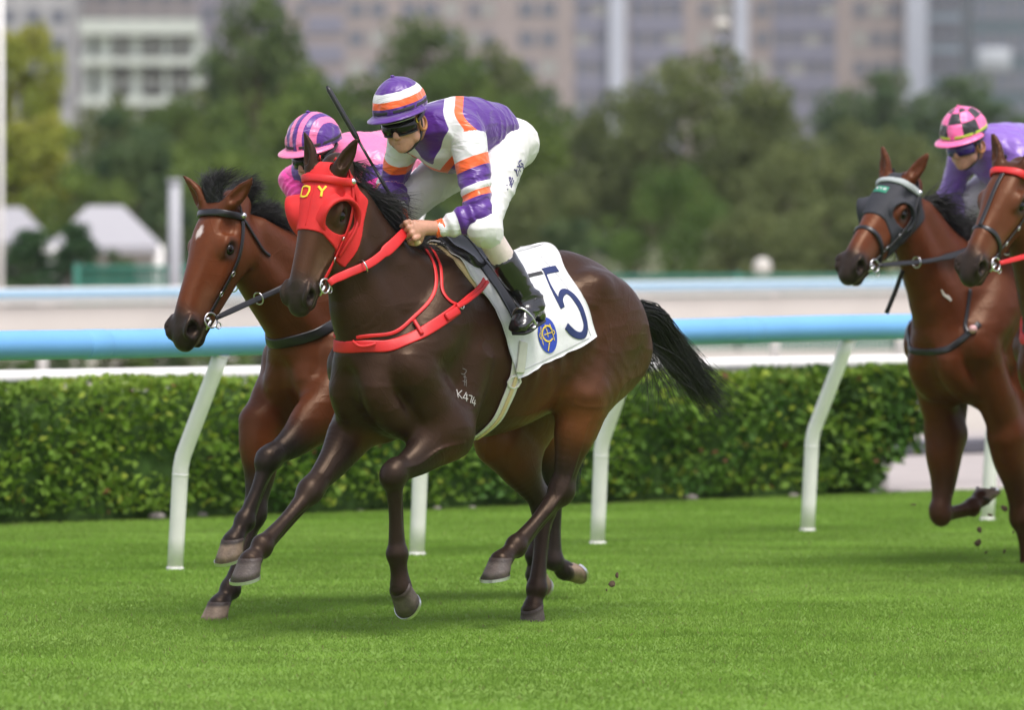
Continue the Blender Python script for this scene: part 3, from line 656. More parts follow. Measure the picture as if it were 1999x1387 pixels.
# ================================================================== horses
HEAD_LEN = .60
class Pose: pass
def head_axes(poll, nose, roll=0., side=(0, 1., 0)):
    f = np.asarray(nose, float) - np.asarray(poll, float); f /= np.linalg.norm(f)
    y = np.asarray(side, float); y = y - f * (y @ f); y /= np.linalg.norm(y); n = np.cross(f, y)
    if roll:
        c, s_ = math.cos(roll), math.sin(roll); y, n = c * y + s_ * n, c * n - s_ * y
    return np.array([f, y, n])
class Head:
    def __init__(s, poll, nose, sc=1., roll=0., side=(0, 1., 0)):
        s.o = np.asarray(poll, float); s.A = head_axes(poll, nose, roll, side); s.s = sc
    def w(s, f, y, n): return s.o + s.s * (s.A[0] * f + s.A[1] * y + s.A[2] * n)
    def inv(s, V): return ((V - s.o) @ s.A.T) / s.s
def sculpt_head(G, h, ears=True, ear_dir=None):
    S = h.s; sd = h.A[1]
    def T(rows, k, n=4): G.tube([(*h.w(f, y, nn), a * S, b * S) for f, y, nn, a, b in rows], k * S, n, side=sd)
    def B(c, r, k, op='u'): G.ball(h.w(*c), np.asarray(r) * S, k * S, axes=h.A, op=op)
    T([(-.03, 0, -.10, .072, .070), (.06, 0, -.092, .088, .099), (.16, 0, -.104, .112, .104), (.26, 0, -.104, .106, .086),
       (.36, 0, -.097, .090, .066), (.46, 0, -.086, .074, .056), (.54, 0, -.088, .066, .056), (.585, 0, -.095, .046, .046)], .02)
    T([(.02, 0, -.025, .035, .065), (.14, 0, -.012, .032, .070), (.28, 0, -.024, .03, .047), (.42, 0, -.030, .028, .034), (.50, 0, -.040, .026, .032)], .03)
    for y in (-1, 1):
        B((.13, y * .050, -.155), (.115, .036, .095), .035)                      # jowl
        B((.165, y * .080, -.058), (.055, .030, .034), .03)                      # eye bulge
        T([(.135, y * .094, -.046, .011, .011), (.175, y * .103, -.040, .013, .012), (.215, y * .092, -.056, .010, .010)], .018)   # brow
        T([(.21, y * .086, -.10, .016, .012), (.30, y * .070, -.105, .014, .010), (.38, y * .052, -.105, .008, .007)], .03)       # facial crest
        T([(.22, y * .034, -.192, .035, .026), (.36, y * .026, -.172, .028, .022), (.50, y * .014, -.150, .026, .022)], .03)       # jaw bar
        B((.535, y * .040, -.066), (.048, .026, .042), .02)                      # nostril flare
        T([(.500, y * .056, -.036, .009, .008), (.545, y * .062, -.030, .013, .011), (.582, y * .052, -.052, .013, .011), (.582, y * .046, -.090, .011, .010)], .012)
        B((.553, y * .064, -.064), (.029, .024, .032), .010, 's')               # nostril hole
        B((.545, y * .048, -.068), (.022, .026, .024), .008, 's')
        B((.184, y * .114, -.075), (.031, .020, .021), .010, 's')               # socket
        T([(.47, y * .055, -.120, .006, .006), (.54, y * .052, -.128, .006, .010), (.60, y * .03, -.128, .006, .012)], .0) if False else None
        B((.10, y * .088, -.045), (.03, .010, .022), .03, 's')                  # hollow above the eye
    B((.580, 0, -.092), (.038, .042, .042), .02)                                  # upper lip
    B((.548, 0, -.158), (.036, .030, .024), .02)                                  # chin
    for y in (-1, 1):
        G.tube([(*h.w(.475, y * .052, -.128), .004 * S), (*h.w(.54, y * .052, -.133), .006 * S), (*h.w(.60, y * .02, -.131), .007 * S)], .006 * S, 4, op='s')
    if ears:
        for y in (-1, 1):
            b = h.w(.015, y * .062, -.02); d = np.asarray(ear_dir[0 if y < 0 else 1], float); d /= np.linalg.norm(d)
            fw = h.A[0] * .55 + h.A[2] * .8 + h.A[1] * y * .35; fw -= d * (fw @ d); fw /= np.linalg.norm(fw); sdv = np.cross(d, fw)
            L = .165 * S
            G.tube([(*(b - d * .02), .034 * S, .036 * S), (*(b + d * L * .25), .030 * S, .034 * S), (*(b + d * L * .55 - fw * .004), .022 * S, .030 * S),
                    (*(b + d * L * .82), .012 * S, .017 * S), (*(b + d * L + fw * .008), .004 * S, .005 * S)], .02 * S, 4, side=sdv)
            G.ball(b + d * L * .50 + fw * .024 * S, (.055 * S, .019 * S, .020 * S), .008, axes=np.array([d, sdv, fw]), op='s')

def foreleg(G, s, E, K, Ft, Co, thick=1.):
    E, K, Ft, Co = map(np.asarray, (E, K, Ft, Co)); sh = np.array([.38, s * .17, 1.13])
    G.tube([(.02, s * .13, 1.52, .10, .06), (.20, s * .178, 1.32, .13, .085), (*sh, .12, .085)], .05)         # shoulder blade
    G.tube([(*(sh + [-.03, s * .01, -.02]), .10, .075), (*lerp(sh, E, .6), .115, .085), (*E, .105, .075)], .04)       # upper arm
    G.tube([(-.02, s * .20, 1.18, .08, .05), (*(E + np.array([-.05, s * .005, .06])), .085, .055), (*(E + np.array([-.055, 0, -.01])), .05, .045)], .035)   # triceps to point of elbow
    d = K - E; fw = np.array([-d[2], 0, d[0]]); fw /= np.linalg.norm(fw) + 1e-9
    if fw[0] < 0: fw = -fw
    G.tube([(*(E + fw * .02), .128, .092), (*(lerp(E, K, .25) + fw * .018), .112, .084), (*lerp(E, K, .55), .078, .064), (*lerp(E, K, .82), .055, .050), (*K, .052, .050)], .05, n=6)
    kx = (Ft - E) / np.linalg.norm(Ft - E); G.tube([(*(K + fw * .008 - kx * .030), .040, .046), (*(K + fw * .010), .044, .047), (*(K + fw * .006 + kx * .030), .040, .043)], .03, 4); G.ball(lerp(K, E, .09) - fw * .036, (.020, .026, .030), .018)
    c = Ft - K; bw = np.array([c[2], 0, -c[0]]); bw /= np.linalg.norm(bw) + 1e-9
    if bw @ fw > 0: bw = -bw
    G.tube([(*K, .052, .049), (*lerp(K, Ft, .18), .036, .037), (*lerp(K, Ft, .5), .026, .029), (*lerp(K, Ft, .85), .035, .034), (*Ft, .045, .042)], .02)
    G.tube([(*(lerp(K, Ft, .06) + bw * .030), .021, .020), (*(lerp(K, Ft, .3) + bw * .034), .013, .014), (*(lerp(K, Ft, .6) + bw * .034), .012, .013), (*(lerp(K, Ft, .85) + bw * .032), .014, .017), (*(Ft + bw * .028), .022, .026)], .012)
    G.tube([(*Ft, .045, .042), (*lerp(Ft, Co, .5), .037, .037), (*Co, .048, .050)], .02)
    G.ball(Ft + bw * .030 + (Co - Ft) * .12, .020, .02)
def hindleg(G, s, Hp, Sf, Hk, Ft, Co):
    Hp, Sf, Hk, Ft, Co = map(np.asarray, (Hp, Sf, Hk, Ft, Co))
    G.tube([(*Hp, .18, .13), (*lerp(Hp, Sf, .5), .20, .125), (*Sf, .125, .095)], .065)
    G.tube([(-1.09, s * .115, 1.27, .12, .10), (-1.12, s * .12, 1.15, .12, .10), (*(lerp(lerp(Hp, [-1.13, s * .12, 1.1], .6), lerp(Sf, Hk, .3), .6)), .12, .085), (*lerp(Sf, Hk, .42), .075, .06)], .06)
    d = Hk - Sf; bw = np.array([d[2], 0, -d[0]]); bw /= np.linalg.norm(bw)
    c = Ft - Hk; bc = np.array([c[2], 0, -c[0]]); bc /= np.linalg.norm(bc)
    if bw[0] > 0: bw = -bw
    if bc @ bw < 0: bc = -bc
    G.tube([(*Sf, .115, .09), (*(lerp(Sf, Hk, .3) + bw * .02), .105, .078), (*(lerp(Sf, Hk, .6) + bw * .005), .076, .060), (*lerp(Sf, Hk, .85), .052, .047), (*Hk, .055, .047)], .06)
    ph = Hk + bw * .045 - d / np.linalg.norm(d) * .045                             # point of hock
    G.tube([(*(lerp(Sf, Hk, .5) + bw * .065), .022, .022), (*(lerp(Sf, Hk, .78) + bw * .058), .016, .016), (*ph, .024, .024), (*(Hk + bc * .038), .022, .024), (*(lerp(Hk, Ft, .2) + bc * .026), .018, .02)], .028)
    G.ball(Hk, (.058, .050, .064), .03)
    G.tube([(*Hk, .053, .048), (*lerp(Hk, Ft, .2), .038, .039), (*lerp(Hk, Ft, .55), .028, .031), (*lerp(Hk, Ft, .87), .038, .036), (*Ft, .046, .043)], .02)
    G.tube([(*(lerp(Hk, Ft, .12) + bc * .034), .018, .018), (*(lerp(Hk, Ft, .4) + bc * .035), .013, .014), (*(lerp(Hk, Ft, .75) + bc * .033), .013, .016), (*(Ft + bc * .028), .022, .026)], .012)
    G.tube([(*Ft, .045, .043), (*lerp(Ft, Co, .5), .037, .037), (*Co, .048, .050)], .02)
    G.ball(Ft + bc * .030 + (Co - Ft) * .12, .020, .02)

def horse_field(ps, vox):
    P = ps; allp = [ps.poll, ps.nose] + [q for l in (ps.LF, ps.RF) for q in l] + [q for l in (ps.LH, ps.RH) for q in l]
    A = np.array([np.asarray(p, float) for p in allp])
    lo = np.minimum(A.min(0) - .15, [-1.45, -.42, 9]); hi = np.maximum(A.max(0) + .20, [.6, .42, 1.8]); hi[2] += .02
    G = Field(lo, hi, vox)
    # trunk
    G.tube([(.44, 0, 1.13, .19, .15), (.30, 0, 1.14, .31, .20), (.10, 0, 1.19, .385, .23), (-.12, 0, 1.21, .395, .245), (-.36, 0, 1.205, .37, .275),
            (-.60, 0, 1.235, .32, .28), (-.80, 0, 1.285, .285, .265), (-.98, 0, 1.30, .25, .245), (-1.10, 0, 1.26, .20, .20), (-1.19, 0, 1.22, .14, .13)], .05, n=8)
    G.tube([(.16, 0, 1.56, .07, .05), (-.05, 0, 1.595, .065, .045), (-.35, 0, 1.53, .06, .05)], .12)                      # withers
    G.tube([(-.55, 0, 1.52, .06, .09), (-.82, 0, 1.56, .07, .11), (-1.02, 0, 1.47, .07, .09), (-1.16, 0, 1.36, .045, .05), (-1.26, 0, 1.31, .028, .028)], .10, n=8)  # croup and dock
    for s in (-1, 1):
        G.ball((-.82, s * .20, 1.44), (.13, .06, .10), .10)                       # point of hip
        G.ball((-.80, s * .245, 1.475), (.045, .025, .035), .06)
        G.tube([(-.86, s * .19, 1.40, .11, .07), (-1.01, s * .18, 1.28, .14, .085), (-1.11, s * .13, 1.20, .12, .08)], .06)   # rump muscle
        G.tube([(.47, s * .075, 1.14, .085, .075), (.49, s * .085, 1.03, .085, .075), (.40, s * .10, .93, .075, .07), (.25, s * .09, .87, .06, .07)], .024)   # pectorals
        G.ball((.40, s * .17, 1.13), (.07, .055, .08), .05)                        # point of shoulder
    # neck
    po, no = np.asarray(ps.poll, float), np.asarray(ps.nose, float); h = Head(po, no, getattr(ps, 'hs', 1.), getattr(ps, 'roll', 0.), getattr(ps, 'hside', (0, 1., 0))); ps.h = h; ps.hl = h
    top = h.w(.01, 0, -.125); base = np.array([.25, 0, 1.34])
    nb = getattr(ps, 'neck_bow', -.03); d = top - base; up = np.array([-d[2], 0, d[0]]); up /= np.linalg.norm(up)
    q = lambda t, o: base + d * t + up * (o + nb * math.sin(math.pi * t))
    G.tube([(.05, 0, 1.28, .33, .20), (*q(.12, -.02), .305, .17), (*q(.35, -.02), .25, .128), (*q(.60, -.025), .192, .102), (*q(.82, -.040), .148, .088), (*q(1.0, -.065), .090, .070)], .06, n=10)
    G.tube([(.42, 0, 1.12, .13, .13), (.485, 0, 1.30, .11, .10), (*q(.45, -.115), .10, .085), (*q(.72, -.09), .08, .07)], .07, n=8)
    for s in (-1, 1):                                                               # neck muscle and jugular groove
        G.tube([(.36, s * .12, 1.20, .06, .05), (*(q(.35, -.13) + [0, s * .085, 0]), .055, .04), (*(q(.75, -.09) + [0, s * .062, 0]), .04, .03), (*h.w(.05, s * .055, -.13), .03, .03)], .03)
        G.tube([(.10, s * .13, 1.42, .10, .06), (*(q(.45, .06) + [0, s * .070, 0]), .085, .05), (*(q(.85, .03) + [0, s * .055, 0]), .05, .032)], .04)
    foreleg(G, 1, *ps.LF); foreleg(G, -1, *ps.RF); hindleg(G, 1, *ps.LH); hindleg(G, -1, *ps.RH)
    for s in (-1, 1):                                                                # muscle grooves
        G.tube([(.0, s * .275, 1.40, .008), (-.10, s * .285, 1.20, .012), (-.09, s * .275, 1.02, .010)], .05, op='s', n=6)
        G.tube([(-.72, s * .30, 1.36, .008), (-.74, s * .315, 1.20, .014), (-.66, s * .31, 1.06, .012)], .06, op='s', n=6)
    G.tube([(.60, 0, 1.10, .02), (.595, 0, 1.02, .025), (.50, 0, .88, .02)], .07, op='s', n=6)
    sculpt_head(G, h, ear_dir=ps.ears)
    if vox < .0065:                                                                 # veins, tendons and skin folds
        v = lambda pts, r=.0045, k=.010: G.tube([(*p, r) for p in pts], k, 4)
        for s in (-1, 1):
            sn = lambda p: np.asarray(p, float)
            v([h.w(.26, s * .088, -.105), h.w(.33, s * .078, -.112), h.w(.40, s * .066, -.100), h.w(.47, s * .060, -.085)]); v([h.w(.33, s * .078, -.112), h.w(.39, s * .064, -.130), h.w(.44, s * .058, -.135)], .004)
            E, K, Ft, Co = map(sn, ps.LF if s > 0 else ps.RF); o = np.array([0, s * .052, 0])
            v([E + [.02, s * .085, -.03], lerp(E, K, .35) + [.03, s * .078, 0], lerp(E, K, .7) + o * 1.02, K + [0, s * .045, .03]], .005, .012)
            Hp, Sf, Hk, F2, C2 = map(sn, ps.LH if s > 0 else ps.RH); v([Sf + [.0, s * .092, 0], lerp(Sf, Hk, .4) + [.02, s * .074, 0], lerp(Sf, Hk, .75) + [.01, s * .052, 0], Hk + [.03, s * .043, 0], lerp(Hk, F2, .4) + [0, s * .030, 0]], .0055, .012)
        for x in (-.28, -.36, -.44, -.52): G.tube([(x, .285, 1.25, .010), (x - .02, .29, 1.10, .012), (x - .01, .26, .98, .008)], .05, 4, op='s')       # ribs
    return G
def hoof(parent, Ft, Co, flex, mw, mm, lat_tilt=0., ang=50):
    Ft, Co = np.asarray(Ft), np.asarray(Co); d = Co - Ft; hs = 1.2; a = math.atan2(d[2], math.hypot(d[0], 0) * (1 if d[0] >= 0 else -1))
    t_a = a + math.radians(ang - flex); t = np.array([math.cos(t_a), 0, math.sin(t_a)]); dn = np.array([math.sin(t_a), 0, -math.cos(t_a)])
    y = np.array([0, 1., lat_tilt]); y -= t * (y @ t); y /= np.linalg.norm(y)
    rings = [(-.012, .040, .043, .004), (.0, .044, .047, .004), (.012, .0445, .047, .010), (.04, .049, .052, .022), (.068, .055, .056, .034)]
    n = 22; V = []; F = []
    for j, (dz, rx, ry, fo) in enumerate(rings):
        for k in range(n):
            q = 2 * math.pi * k / n; cx = math.cos(q); rr = rx * (1 if cx > 0 else .82)
            slope = -.020 * (cx - 1) / 2 * (j / 4)                                      # heel is lower than toe
            V.append(Co + hs * (t * (fo + rr * cx - .004) + y * ry * math.sin(q) + dn * (dz + (-.012 * (1 - cx) * (j / 4)))))
    for j in range(len(rings) - 1): F += [(j * n + k, j * n + (k + 1) % n, (j + 1) * n + (k + 1) % n, (j + 1) * n + k) for k in range(n)]
    b = (len(rings) - 1) * n; F += [tuple(range(n))[::-1]]
    c = len(V); V.append(np.mean(V[b:b + n], 0) - dn * .010); F += [(b + k, b + (k + 1) % n, c) for k in range(n)]
    cl = np.zeros((len(V), 3)); nz = vnoise(np.array(V), 60)
    cl[:] = np.array(mw) * (.75 + .5 * nz[:, None]); cl[:2 * n] = np.array([.035, .022, .016])
    ho = obj('hoof', V, F, M['hoof'], parent, cols=cl)
    # shoe: a flat U under the wall
    W = []; G_ = []; qs = np.linspace(-2.45, 2.45, 21)
    for q in qs:
        cx, sx = math.cos(q), math.sin(q); rr = .055 * (1 if cx > 0 else .82)
        for (k_, dz) in ((1.02, -.001), (1.02, .010), (.72, .010), (.72, -.001)):
            W.append(Co + hs * (t * (.034 + rr * cx * k_ - .004) + y * .057 * sx * k_ + dn * (.068 + dz - .012 * (1 - cx))))
    for i in range(len(qs) - 1): G_ += [(i * 4 + e, i * 4 + (e + 1) % 4, i * 4 + 4 + (e + 1) % 4, i * 4 + 4 + e) for e in range(4)]
    G_ += [(3, 2, 1, 0), tuple(len(W) - 4 + e for e in range(4))]
    obj('horseshoe', W, G_, M['steel'], ho, smooth=False)
    return ho
def strands(name, roots, mids, ends, width, mat_, parent, jitter=.01, seg=7, w1=.25, rng=RNG):
    """hair: one thin tapering ribbon-prism per strand, from root over mid to end (quadratic curve), joined into one hair mesh"""
    n = len(roots); t = np.linspace(0, 1, seg)[None, :, None]
    P = (1 - t) ** 2 * roots[:, None] + 2 * t * (1 - t) * mids[:, None] + t ** 2 * ends[:, None]
    ph = rng.random((n, 1, 3)) * 6.28; fr = 3 + 5 * rng.random((n, 1, 1))
    P = P + jitter * t * np.sin(ph + fr * t)
    T = np.gradient(P, axis=1); T /= np.linalg.norm(T, axis=2)[..., None] + 1e-9
    rv = rng.normal(size=(n, 1, 3)); a = np.cross(T, rv); a /= np.linalg.norm(a, axis=2)[..., None] + 1e-9; b = np.cross(T, a)
    wd = width * (.6 + .8 * rng.random((n, 1, 1))) * (1 - (1 - w1) * t ** 1.5)
    ring = np.stack([P + wd * (math.cos(q) * a + math.sin(q) * b) for q in (0, 2.094, 4.189)], 2)
    V = ring.reshape(-1, 3); base = (np.arange(n) * seg * 3)[:, None, None] + (np.arange(seg - 1) * 3)[None, :, None]
    f = []
    for e in range(3):
        e2 = (e + 1) % 3; f.append(np.stack([base + e, base + e2, base + 3 + e2, base + 3 + e], -1)[:, :, 0])
    return obj(name, V, np.concatenate([x.reshape(-1, 4) for x in f]), mat_, parent)
class Horse: pass
def ridged_(V, s, st): return 1 - np.abs(2 * vnoise(np.asarray(V) * np.asarray(st), s) - 1)
def make_horse(fr, ps, vox, c, label, group='racehorses in the race'):
    G = horse_field(ps, vox); V, Q = G.mesh(4 if vox > .0065 else 3)
    nz = vnormals(V, Q); qh = np.abs(Head(ps.poll, ps.nose, getattr(ps, 'hs', 1.), 0., getattr(ps, 'hside', (0, 1., 0))).inv(V)); body = sstep(.72, .95, V[:, 2]) * sstep(.0, .12, np.linalg.norm(V - ps.h.w(.25, 0, -.1), axis=1) - .33)
    V = V + nz * (body * (.0055 * (ridged_(V, 5.5, (.55, 1, 1.1)) ** 2 - .45) + .0022 * (ridged_(V + 7, 13., (.5, 1, 1.3)) ** 3 - .3)))[:, None]
    Z = Horse(); Z.fr = fr; Z.ps = ps; Z.V, Z.Q = V, Q; Z.G = G; Z.h = ps.h
    cols = coat_colour(V, ps, c)
    root = obj('racehorse', V, Q, M['coat'], None, cols=cols); fr.place(root); tag(root, label, 'horse', group); Z.root = root
    Z.bvh = BVHTree.FromPolygons([tuple(v) for v in V], [tuple(q) for q in Q.tolist()])
    h = ps.h
    for y in (-1, 1):
        b = MB(); b.ball(h.w(.184, y * .089, -.074), .0265 * h.s, 18, 12); b.build('eye', M['eye'], root)
    for L_, fx in ((ps.LF, ps.flex[0]), (ps.RF, ps.flex[1]), (ps.LH, ps.flex[2]), (ps.RH, ps.flex[3])):
        hoof(root, L_[-2], L_[-1], fx, c.get('hoof', (.085, .065, .055)), None)
    return Z
def coat_colour(V, ps, c):
    h = ps.h; n = len(V); C_ = np.tile(np.array(c['body']), (n, 1)).astype(float)
    n1 = vnoise(V, 6.); n2 = vnoise(V + 9, 14.)
    # warmer flank, thigh and belly
    C_ = mixc(C_, c['flank'], np.clip(sstep(.1, -.5, V[:, 0]) * sstep(1.75, 1.2, V[:, 2]) * (.6 + .6 * n1), 0, 1))
    C_ = mixc(C_, c['warm'], np.clip((sstep(1.15, .9, V[:, 2]) * sstep(.55, .8, V[:, 2]) * sstep(-.2, -.45, V[:, 0])) * (.5 + .7 * n1), 0, 1) * .8)
    for leg in (ps.LF, ps.RF):                                                       # rufous inner forearm
        E, K = np.asarray(leg[0], float), np.asarray(leg[1], float); p_ = lerp(E, K, .22) - np.array([.02, .03 * np.sign(E[1]), .02]); C_ = mixc(C_, c['warm'], .75 * sstep(.17, .05, np.linalg.norm((V - p_) * [1, 1.2, 1], axis=1)) * (.5 + .6 * n2))
    # dark points on the legs
    for leg, hi_ in ((ps.LF, .35), (ps.RF, .35), (ps.LH, .45), (ps.RH, .45)):
        E, K, Ft, Co = [np.asarray(x) for x in leg[-4:]]; Eb = lerp(E, K, hi_)
        dmin = np.full(n, 9.)
        for a, b in ((Eb, K), (K, Ft), (Ft, Co)):
            ab = b - a; t = np.clip(((V - a) @ ab) / (ab @ ab), 0, 1); dmin = np.minimum(dmin, np.linalg.norm(V - a - t[:, None] * ab, axis=1))
        ax = ((V - E) @ (K - E)) / ((K - E) @ (K - E))
        m = sstep(.13, .075, dmin) * np.where(dmin < .14, np.clip(sstep(hi_ - .15, hi_ + .4, ax) + (np.linalg.norm(V - K, axis=1) < .1) * sstep(.12, .05, np.linalg.norm(V - K, axis=1)), 0, 1), 0)
        dl = np.full(n, 9.)
        for a, b in ((K, Ft), (Ft, Co)):
            ab = b - a; t = np.clip(((V - a) @ ab) / (ab @ ab), 0, 1); dl = np.minimum(dl, np.linalg.norm(V - a - t[:, None] * ab, axis=1))
        m = np.maximum(m, sstep(.085, .06, dl)); C_ = mixc(C_, c['points'], m)
    q = h.inv(V); hd = ((np.abs(q[:, 1]) < .13) & (q[:, 0] > -.25) & (q[:, 2] < .25)) * sstep(-.27, -.21, q[:, 2] - .12 * np.clip(q[:, 0] - .25, 0, 1))
    C_ = mixc(C_, c['face'], sstep(.0, .12, q[:, 0]) * hd * .85)
    for yy in (-1, 1): C_ = mixc(C_, c['muzzle'], hd * .8 * sstep(.062, .030, np.linalg.norm((q - [.186, yy * .098, -.078]) * [1, 1, 1.15], axis=1)))
    C_ = mixc(C_, c['tan'], hd * sstep(.30, .40, q[:, 0]) * sstep(.53, .46, q[:, 0]) * sstep(.02, .05, np.abs(q[:, 1])) * sstep(-.03, -.07, q[:, 2]) * (.5 + .5 * n2))
    C_ = mixc(C_, c['muzzle'], hd * np.clip(sstep(.44, .53, q[:, 0] + .03 * (n2 - .5)), 0, 1))
    C_ = mixc(C_, (.30, .23, .20), hd * sstep(.50, .53, q[:, 0]) * sstep(-.118, -.128, q[:, 2]) * sstep(-.150, -.138, q[:, 2]) * c.get('lip', .6))
    C_ = mixc(C_, c['points'], hd * sstep(.075, .16, q[:, 2] - .25 * q[:, 0]) * 0.6)                       # ear tips
    if 'star' in c:
        sx, sy, sr = c['star']; C_ = mixc(C_, (.55, .47, .44), hd * (q[:, 2] > -.06) * sstep(sr * 1.2, sr * .5, np.hypot((q[:, 0] - sx) * .6, q[:, 1] - sy) + .012 * (vnoise(V, 70.) - .5)))
    C_ *= (.86 + .28 * vnoise(V, 3.1))[:, None] * (.92 + .16 * vnoise(V, 40.))[:, None]
    return C_
M = {}
def coat_material():
    m = mat('horse_coat', vcol=True, rough=.40, spec=.30)
    t = m.node_tree; b = t.nodes['Principled BSDF']; N = t.nodes.new; K = t.links.new; tc = N('ShaderNodeTexCoord'); b.inputs['Specular Tint'].default_value = (1, .72, .52, 1)
    mp = N('ShaderNodeMapping'); mp.inputs['Scale'].default_value = (90, 260, 140); K(tc.outputs['Object'], mp.inputs[0])
    n1 = N('ShaderNodeTexNoise'); n1.inputs['Scale'].default_value = 1; n1.inputs['Detail'].default_value = 3; K(mp.outputs[0], n1.inputs[0])
    n2 = N('ShaderNodeTexNoise'); n2.inputs['Scale'].default_value = 15; n2.inputs['Detail'].default_value = 4; n2.inputs['Distortion'].default_value = .6; K(tc.outputs['Object'], n2.inputs[0])
    b1 = N('ShaderNodeBump'); b1.inputs['Strength'].default_value = .25; b1.inputs['Distance'].default_value = .003; K(n1.outputs[0], b1.inputs['Height'])
    n3 = N('ShaderNodeTexNoise'); n3.inputs['Scale'].default_value = 48; n3.inputs['Detail'].default_value = 3; n3.inputs['Distortion'].default_value = 1.; K(tc.outputs['Object'], n3.inputs[0])
    b3 = N('ShaderNodeBump'); b3.inputs['Strength'].default_value = .12; b3.inputs['Distance'].default_value = .006; K(n3.outputs[0], b3.inputs['Height']); K(b1.outputs[0], b3.inputs['Normal'])
    b2 = N('ShaderNodeBump'); b2.inputs['Strength'].default_value = .16; b2.inputs['Distance'].default_value = .01; K(n2.outputs[0], b2.inputs['Height']); K(b3.outputs[0], b2.inputs['Normal'])
    # a faint net of veins under the skin
    nv = N('ShaderNodeTexNoise'); nv.inputs['Scale'].default_value = 5.5; nv.inputs['Detail'].default_value = 1.5; nv.inputs['Distortion'].default_value = .8; K(tc.outputs['Object'], nv.inputs[0])
    s1 = N('ShaderNodeMath'); s1.operation = 'SUBTRACT'; s1.inputs[1].default_value = .5; K(nv.outputs[0], s1.inputs[0]); s2 = N('ShaderNodeMath'); s2.operation = 'ABSOLUTE'; K(s1.outputs[0], s2.inputs[0])
    s3 = N('ShaderNodeMapRange'); s3.interpolation_type = 'SMOOTHSTEP'; s3.inputs[1].default_value = .022; s3.inputs[2].default_value = .0; K(s2.outputs[0], s3.inputs[0])
    b4 = N('ShaderNodeBump'); b4.inputs['Strength'].default_value = .14; b4.inputs['Distance'].default_value = .004; K(s3.outputs[0], b4.inputs['Height']); K(b2.outputs[0], b4.inputs['Normal'])
    K(b4.outputs[0], b.inputs['Normal'])
    mr = N('ShaderNodeMapRange'); mr.inputs[3].default_value = .30; mr.inputs[4].default_value = .50; K(n2.outputs[0], mr.inputs[0]); K(mr.outputs[0], b.inputs['Roughness'])
    return m
M['coat'] = coat_material()
M['hoof'] = mat('hoof_horn', vcol=True, rough=.55, noise=.25, nscale=40, bump=.3, bscale=120)
M['steel'] = mat('steel', (.62, .62, .63), .28, 1.)
M['eye'] = mat('horse_eye', (.006, .004, .003), .08, spec=.35)
M['hair'] = mat('black_hair', (.010, .009, .009), .45, noise=.5, nscale=60)

# main horse ------------------------------------------------------------
FA = Frame(-.315, 27.26)
pa = Pose(); L_ = FA.loc
pa.poll = L_(632, 326, 0); pa.nose = L_(572, 550, 0)
pa.ears = ((.08, -.16, 1.), (-.20, .55, .95))
pa.LF = [L_(880, 850, .18), L_(768, 928, .16), L_(775, 1082, .14), L_(783, 1150, .14)]
pa.RF = [(.27, -.17, .92), L_(606, 960, -.14), L_(512, 1066, -.12), L_(489, 1096, -.12)]
pa.LH = [(-1.0, .13, 1.36), L_(1135, 770, .20), L_(1096, 958, .14), L_(1008, 1066, .12), L_(978, 1096, .12)]
pa.RH = [(-.90, -.13, 1.22), L_(975, 862, -.18), L_(1062, 990, -.13), L_(1048, 1150, -.10), L_(1040, 1190, -.10)]
pa.flex = (8, 14, 18, 5); pa.hs = 1.01; pa.hside = (-math.sin(math.radians(10)), math.cos(math.radians(10)), 0)
CA = dict(body=(.0235, .0105, .0058), flank=(.047, .0165, .0070), warm=(.135, .043, .0125), points=(.0160, .0100, .0078), face=(.054, .0215, .0105), tan=(.10, .055, .035), muzzle=(.022, .017, .015), lip=.9)
ha = make_horse(FA, pa, .0063, CA, 'dark brown racehorse in front wearing the red hood')
# ================================================================== tack and hair helpers (all in the gallop frame of one horse)
for nm, a in dict(red=((.56, .011, .012), .5), red_cloth=((.60, .014, .014), .7), black_leather=((.012, .012, .013), .32), white_cloth=((.70, .70, .71), .75), navy=((.012, .024, .105), .75),
                  crest_blue=((.025, .06, .42), .6), gold=((.80, .58, .04), .55), yellow=((.80, .60, .03), .6), girth=((.62, .60, .53), .7), cream=((.60, .46, .24), .7), brand=((.42, .40, .38), .7),
                  dark_elastic=((.03, .03, .032), .7), ink=((.05, .04, .16), .7), grey_cloth=((.022, .024, .030), .75), green_tag=((.02, .22, .13), .6), white_tape=((.36, .40, .39), .7), brass=((.55, .40, .12), .35)).items():
    M[nm] = mat(nm, a[0], a[1], noise=.08, nscale=25, bump=.12 if 'cloth' in nm else .05, bscale=300 if 'cloth' in nm else 90)
M['brass'].node_tree.nodes['Principled BSDF'].inputs['Metallic'].default_value = 1.
def cast(Z, px, py, bvh=None):
    o, d = Z.fr.ray(px, py); h, n, i, t = (bvh or Z.bvh).ray_cast(Vector(o), Vector(d)); return (np.array(h), np.array(n)) if h else (None, None)
def snap(Z, p, bvh=None):
    h, n, i, t = (bvh or Z.bvh).find_nearest(Vector(p)); return np.array(h), np.array(n)
